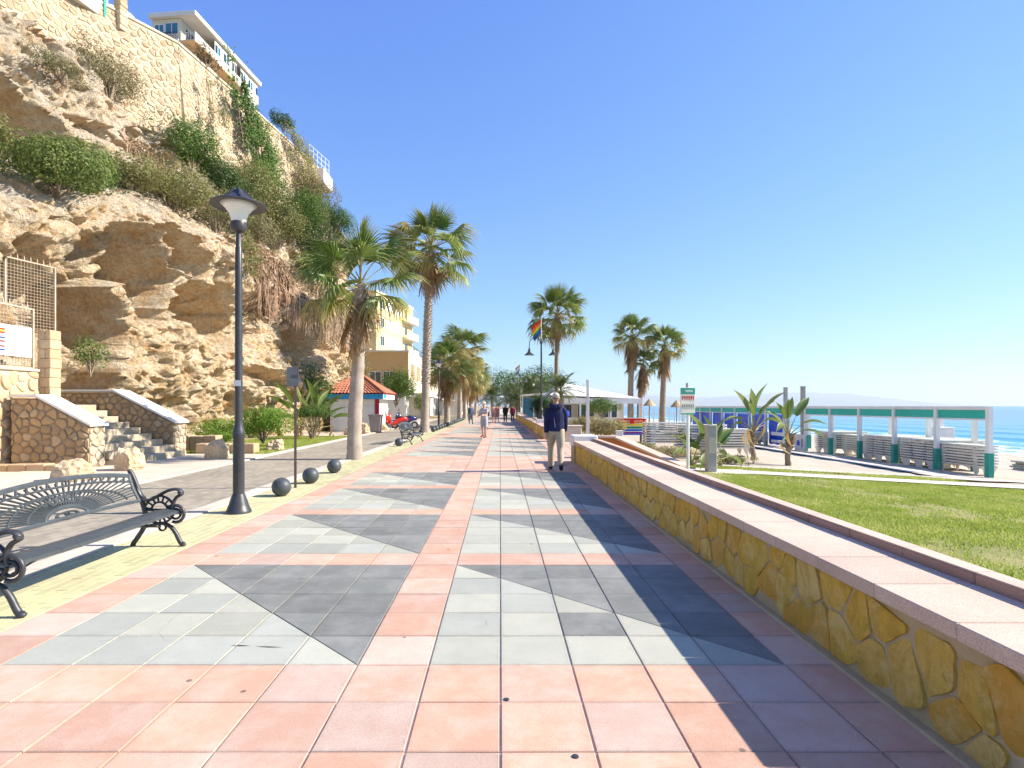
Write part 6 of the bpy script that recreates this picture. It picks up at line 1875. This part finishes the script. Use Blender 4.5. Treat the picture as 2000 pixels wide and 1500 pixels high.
# thin fence of pale sticks far behind on the beach
sf = thing('stick_fence', 'thin white stick fence on the beach behind the three palms', 'fence', (0, 0, 0)); sm = MB().box(-.05, .05, -.03, .03, 0, 1.9).mesh('stick', WP)
for k in range(22):
    x = 10.5+k*.52; inst('stick', sm, sf, (x, 58, grp(x)))
MB().box(10.4, 21.6, 57.96, 58.0, .6, .68).build('rail', WP, sf)
# closed thatch umbrellas
thm = MAT('thatch', (.50, .38, .22), (.38, .27, .15), 8, .95, .6, 60, .03)
for k, (x, y, lb) in enumerate(((14.6, 55.5, 'tattered thatch parasol left of the right beach palm'), (17.1, 55.0, 'tattered thatch parasol between the right beach palm and the sign'))):
    t = thing('thatch_parasol', lb, 'parasol', (x, y, grp(x))); MB().tube([(0, 0, -.1), (0, 0, 2.6)], .05, 8).build('pole', M['bark'], t)
    MB().lathe([(.62, 2.2), (.58, 2.28), (.30, 2.6), (.04, 2.9)], 14).build('thatch', thm, t)
# ================================================================ PEOPLE
SK = MAT('skin', (.52, .30, .21), (.46, .25, .17), 6, .55, 0, var=0)
def cloth(n, c, c2=None): return MAT(n, c, c2 or tuple(x*.8 for x in c), 7, .85, .3, 40, .012, 0)
def soft(mb, name, mat, parent, vox=.014, it=6):
    """fuse overlapping volumes into one continuous skin"""
    o = mb.build(name, mat, parent, True)
    r = o.modifiers.new('fuse', 'REMESH'); r.mode = 'VOXEL'; r.voxel_size = vox; r.use_smooth_shade = True
    s = o.modifiers.new('smooth', 'SMOOTH'); s.factor = .5; s.iterations = it
    return o
def limb(m, pts, rad, n=12, sub=3):
    c = catmull(pts, sub); k = len(pts); R2 = []
    for i in range(len(c)):
        f = i/(len(c)-1)*(k-1); a = min(int(f), k-2); g = f-a
        q0 = rad[a] if hasattr(rad[a], '__len__') else (rad[a], rad[a]); q1 = rad[a+1] if hasattr(rad[a+1], '__len__') else (rad[a+1], rad[a+1])
        R2.append((q0[0]+(q1[0]-q0[0])*g, q0[1]+(q1[1]-q0[1])*g))
    m.tube(c, R2, n, True, (1, 0, 0))
def person(label, loc, rz, H=1.72, top=None, leg=None, shoe=None, hat=None, hair=None, stride=.0, bare_legs=False, arms=((.0, .0), (.0, .0)), long_sleeve=True, vox=.014, bulk=1.0, hood=False, hatname='cap'):
    """figure facing +y in its own axes; stride = half step length; arms = swing (fwd) and bend for left, right"""
    t = thing('person', label, 'person', loc, rz); s = H/1.72
    S = lambda *p: Vector(p)*s
    body = MB(); tp = MB(); lg = MB(); sh = MB()
    hip = .90; b = bulk
    feet = {}
    for sd, sg in ((-1, 1), (1, -1)):
        fy = sg*stride; kb = .10*stride/.3 if stride else .01
        lift = 0.05 if sg < 0 and stride else 0
        hipp = S(sd*.095, 0, hip); knee = S(sd*.10, fy*.45+kb*.7, .485); ank = S(sd*.10, fy-(.02), .085+lift); toe = S(sd*.115, fy+.13, .03+lift*.2)
        limb(body, [hipp, knee, ank], [.080*s, .055*s, .038*s]); limb(body, [ank, S(sd*.105, fy+.02, .05+lift), toe], [.036*s, .036*s, .026*s])
        if bare_legs: limb(lg, [S(sd*.085, 0, hip+.02), S(sd*.10, fy*.22+kb*.3, .68), knee+S(0, 0, .02)], [.108*s*b, .098*s*b, .088*s*b])
        else: limb(lg, [S(sd*.085, 0, hip+.02), S(sd*.10, fy*.25+kb*.4, .68), knee, ank*.6+knee*.4, ank+S(0, 0, .0)], [.108*s*b, .095*s*b, .076*s*b, .072*s*b, .072*s*b])
        sh.tube([ank+S(0, -.07, -.035), ank+S(0, .0, -.02), toe+S(0, 0, .01), toe+S(0, .05, 0)], [(.036*s, .034*s), (.044*s, .046*s), (.046*s, .034*s), (.03*s, .02*s)], 10, True, (1, 0, 0))
    limb(lg, [S(0, 0, hip-.09), S(0, 0, hip+.02), S(0, 0, hip+.14)], [(.145*s*b, .10*s*b), (.165*s*b, .115*s*b), (.158*s*b, .108*s*b)])
    limb(body, [S(0, 0, hip-.02), S(0, 0, 1.08), S(0, -.01, 1.28), S(0, -.01, 1.40)], [(.15*s, .10*s), (.135*s, .095*s), (.165*s, .11*s), (.10*s, .075*s)])
    limb(body, [S(0, -.01, 1.38), S(0, .01, 1.47), S(0, .015, 1.54)], [.062*s, .054*s, .052*s])
    # head: skull, jaw, nose, ears, brow
    body.ell(S(0, .015, 1.625), (.074*s, .094*s, .100*s), 16, 12); body.ell(S(0, .05, 1.565), (.052*s, .055*s, .058*s), 12, 8)
    body.tube([S(0, .105, 1.635), S(0, .128, 1.60), S(0, .112, 1.588)], [.010*s, .016*s, .012*s], 8); body.tube([S(-.025, .10, 1.552), S(.025, .10, 1.552)], [.008*s, .008*s], 6)
    for sd in (-1, 1): body.ell(S(sd*.077, .005, 1.615), (.012*s, .024*s, .034*s), 8, 6); body.ell(S(sd*.03, .098, 1.632), (.013*s, .010*s, .009*s), 8, 6)
    limb(tp, [S(0, 0, hip-.02), S(0, 0, hip+.10), S(0, -.005, 1.12), S(0, -.012, 1.28), S(0, -.012, 1.385), S(0, -.005, 1.43)], [(.178*s*b, .128*s*b), (.180*s*b, .130*s*b), (.178*s*b, .128*s*b), (.188*s*b, .128*s*b), (.155*s*b, .105*s*b), (.08*s, .075*s)])
    for sd, (sw_, bend) in zip((-1, 1), arms):
        shd = S(sd*.168, -.01, 1.355); L1, L2 = .285, .255
        out = .045
        elb = shd+S(sd*out, L1*math.sin(sw_), -L1*math.cos(sw_)); a2 = sw_+bend
        wri = elb+S(sd*.005, L2*math.sin(a2), -L2*math.cos(a2))
        limb(body, [shd, elb, wri], [.048*s, .040*s, .028*s])
        d = (wri-elb).normalized(); pal = wri+d*.075*s
        body.tube([wri, wri+d*.04*s, pal], [(.022*s, .028*s), (.018*s, .040*s), (.015*s, .040*s)], 10, True, (1, 0, 0))
        f0 = Vector((0, 1, 0)); f0 = (f0-d*f0.dot(d)).normalized()
        for k in range(4):
            q = pal+f0*(.027-.018*k)*s; ln = (.062, .072, .068, .052)[k]*s
            body.tube([q, q+d*ln*.55+Vector((-sd*.006, .004, 0)), q+d*ln*.9+Vector((-sd*.02, .008, 0))], [.0095*s, .009*s, .007*s], 6)
        q = wri+d*.03*s+f0*.03*s; body.tube([q, q+(d*.6+f0*.7).normalized()*.035*s, q+(d*.9+f0*.45).normalized()*.062*s], [.012*s, .011*s, .008*s], 6)
        if long_sleeve: limb(tp, [shd+S(-sd*.05, 0, .0), shd+S(sd*.012, 0, -.02), elb, wri-d*.035*s], [.072*s*b, .070*s*b, .056*s*b, .044*s*b])
        else: limb(tp, [shd+S(-sd*.05, 0, .0), shd+S(sd*.01, 0, -.02), shd*.35+elb*.65], [.072*s*b, .070*s*b, .062*s*b])
    soft(body, 'body', SK, t, vox*.62, 3)
    soft(tp, 'jacket' if long_sleeve else 'shirt', top, t, vox, 5)
    soft(lg, 'shorts' if bare_legs else 'trousers', leg, t, vox, 5)
    soft(sh, 'shoes', shoe, t, vox*.8, 3)
    if hair is not None and hat is None:
        h = MB(); h.ell(S(0, -.002, 1.645), (.082*s, .096*s, .092*s), 14, 10); soft(h, 'hair', hair, t, vox, 2)
    if hat is not None:
        h = MB(); h.ell(S(0, .008, 1.675), (.084*s, .104*s, .068*s), 14, 8); h.tube([S(0, .08, 1.672), S(0, .17, 1.655)], [(.075*s, .012*s), (.055*s, .010*s)], 12, True, (1, 0, 0)); soft(h, hatname, hat, t, vox*.8, 2)
        if hair is not None:
            h = MB(); h.ell(S(0, -.012, 1.618), (.079*s, .086*s, .045*s), 12, 8); soft(h, 'hair', hair, t, vox*.8, 2)
    if hood:
        h = MB(); limb(h, [S(-.12, -.03, 1.46), S(-.09, -.09, 1.445), S(0, -.125, 1.42), S(.09, -.09, 1.445), S(.12, -.03, 1.46)], [.04*s, .058*s, .07*s, .058*s, .04*s])
        soft(h, 'hood', top, t, vox, 4)
    return t
navy = cloth('navy_jacket', (.008, .010, .035), (.012, .020, .085)); beige = cloth('beige_trousers', (.46, .38, .27), (.38, .31, .22)); shoe_d = cloth('dark_shoe', (.03, .03, .05))
p1 = person('man in navy hooded jacket, beige trousers and pale cap walking away', (1.24, 12.65, 0), R(-3), 1.73, navy, beige, shoe_d, cloth('pale_cap', (.50, .46, .40)), cloth('grey_hair', (.20, .17, .15)), .24, False, ((-.18, .2), (.24, .25)), True, .012, 1.04, True)
# light seams down the back of the jacket
pip = NT('jacket_piping').pbr((.30, .32, .40), .6)
jk = [c for c in p1.children if c.name.startswith('jacket')][0]
for x in (-.05,): MB().tube([(x, -.118, 1.30), (x+.012, -.137, 1.14), (x+.03, -.140, .97)], .0045, 6).build('seam', pip, jk)
p2 = person('man in pale shorts with a dark vest and rucksack standing on the promenade', (-.74, 26.0, 0), R(150), 1.64, cloth('pale_shirt', (.50, .47, .46)), cloth('pale_shorts', (.42, .43, .47)), cloth('brown_shoe', (.16, .06, .04)), cloth('straw_cap', (.60, .52, .38)), None, .05, True, ((.5, 1.0), (.3, 1.1)), False, .016)
bp_ = MB(); bp_.tube([(0, -.20, .98), (0, -.23, 1.15), (0, -.19, 1.38)], [(.15, .09), (.16, .11), (.12, .07)], 12, True, (1, 0, 0))
o = soft(bp_, 'rucksack', cloth('rucksack', (.035, .03, .07)), p2, .016, 3)
W_ = [((.0+.45), 50.5, 1.62, (.02, .02, .025), (.03, .03, .035), 'walker dressed in black in the middle of the promenade', R(0)),
      (-.28, 49.5, 1.60, (.62, .22, .17), (.40, .22, .20), 'walker in a coral top left of the one in black', R(10)),
      (-.62, 51.0, 1.58, (.70, .45, .38), (.45, .25, .25), 'walker in a pale pink top at the left of the group', R(-5)),
      (1.15, 52.5, 1.56, (.22, .02, .06), (.05, .03, .05), 'walker in a dark red top near the far seat wall', R(5)),
      (-2.35, 45.5, 1.62, (.10, .13, .20), (.20, .22, .27), 'person in dark blue standing by the far palms', R(200)),
      (-3.1, 58.0, 1.6, (.55, .52, .50), (.10, .10, .12), 'person in a white top beyond the one in dark blue', R(30))]
for k, (x, y, h, c1, c2, lb, rz) in enumerate(W_):
    person(lb, (x, y, 0), rz, h, cloth('walker_top', c1), cloth('walker_legs', c2), shoe_d, None, cloth('walker_hair', (.06, .04, .03)), .12 if k % 2 else .16, k in (1, 2), ((.2, .3), (-.2, .3)), k not in (1, 2), .028)
# person sitting on the wall behind the walking man
t = person('person in a red top with a blue bag beyond the gap in the wall', (2.95, 27.2, 0), R(70), 1.5, cloth('red_top', (.45, .05, .04)), cloth('dark_legs', (.03, .03, .06)), shoe_d, None, cloth('brown_hair', (.08, .05, .03)), .05, False, ((.6, .9), (.3, .9)), False, .024)
o = soft(MB().ell((-.02, -.26, 1.05), (.17, .13, .20), 12, 8), 'blue_bag', cloth('blue_bag', (.02, .06, .5)), t, .02, 2)
# ================================================================ SEA HAZE
hz = bpy.data.materials.new('sea_haze'); hz.use_nodes = True
hz.node_tree.nodes.clear()
ho = hz.node_tree.nodes.new('ShaderNodeOutputMaterial'); hv = hz.node_tree.nodes.new('ShaderNodeVolumePrincipled')
hv.inputs['Color'].default_value = (.80, .90, 1.0, 1); hv.inputs['Density'].default_value = 5.0e-5; hv.inputs['Anisotropy'].default_value = .2
hz.node_tree.links.new(hv.outputs[0], ho.inputs['Volume'])
ob = inst('haze', MB().box(-61000, 61000, -41000, 61000, -60, 760).mesh('haze', hz)); ob['kind'] = 'stuff'; ob['label'] = 'pale blue sea haze over the bay'; ob['category'] = 'haze'
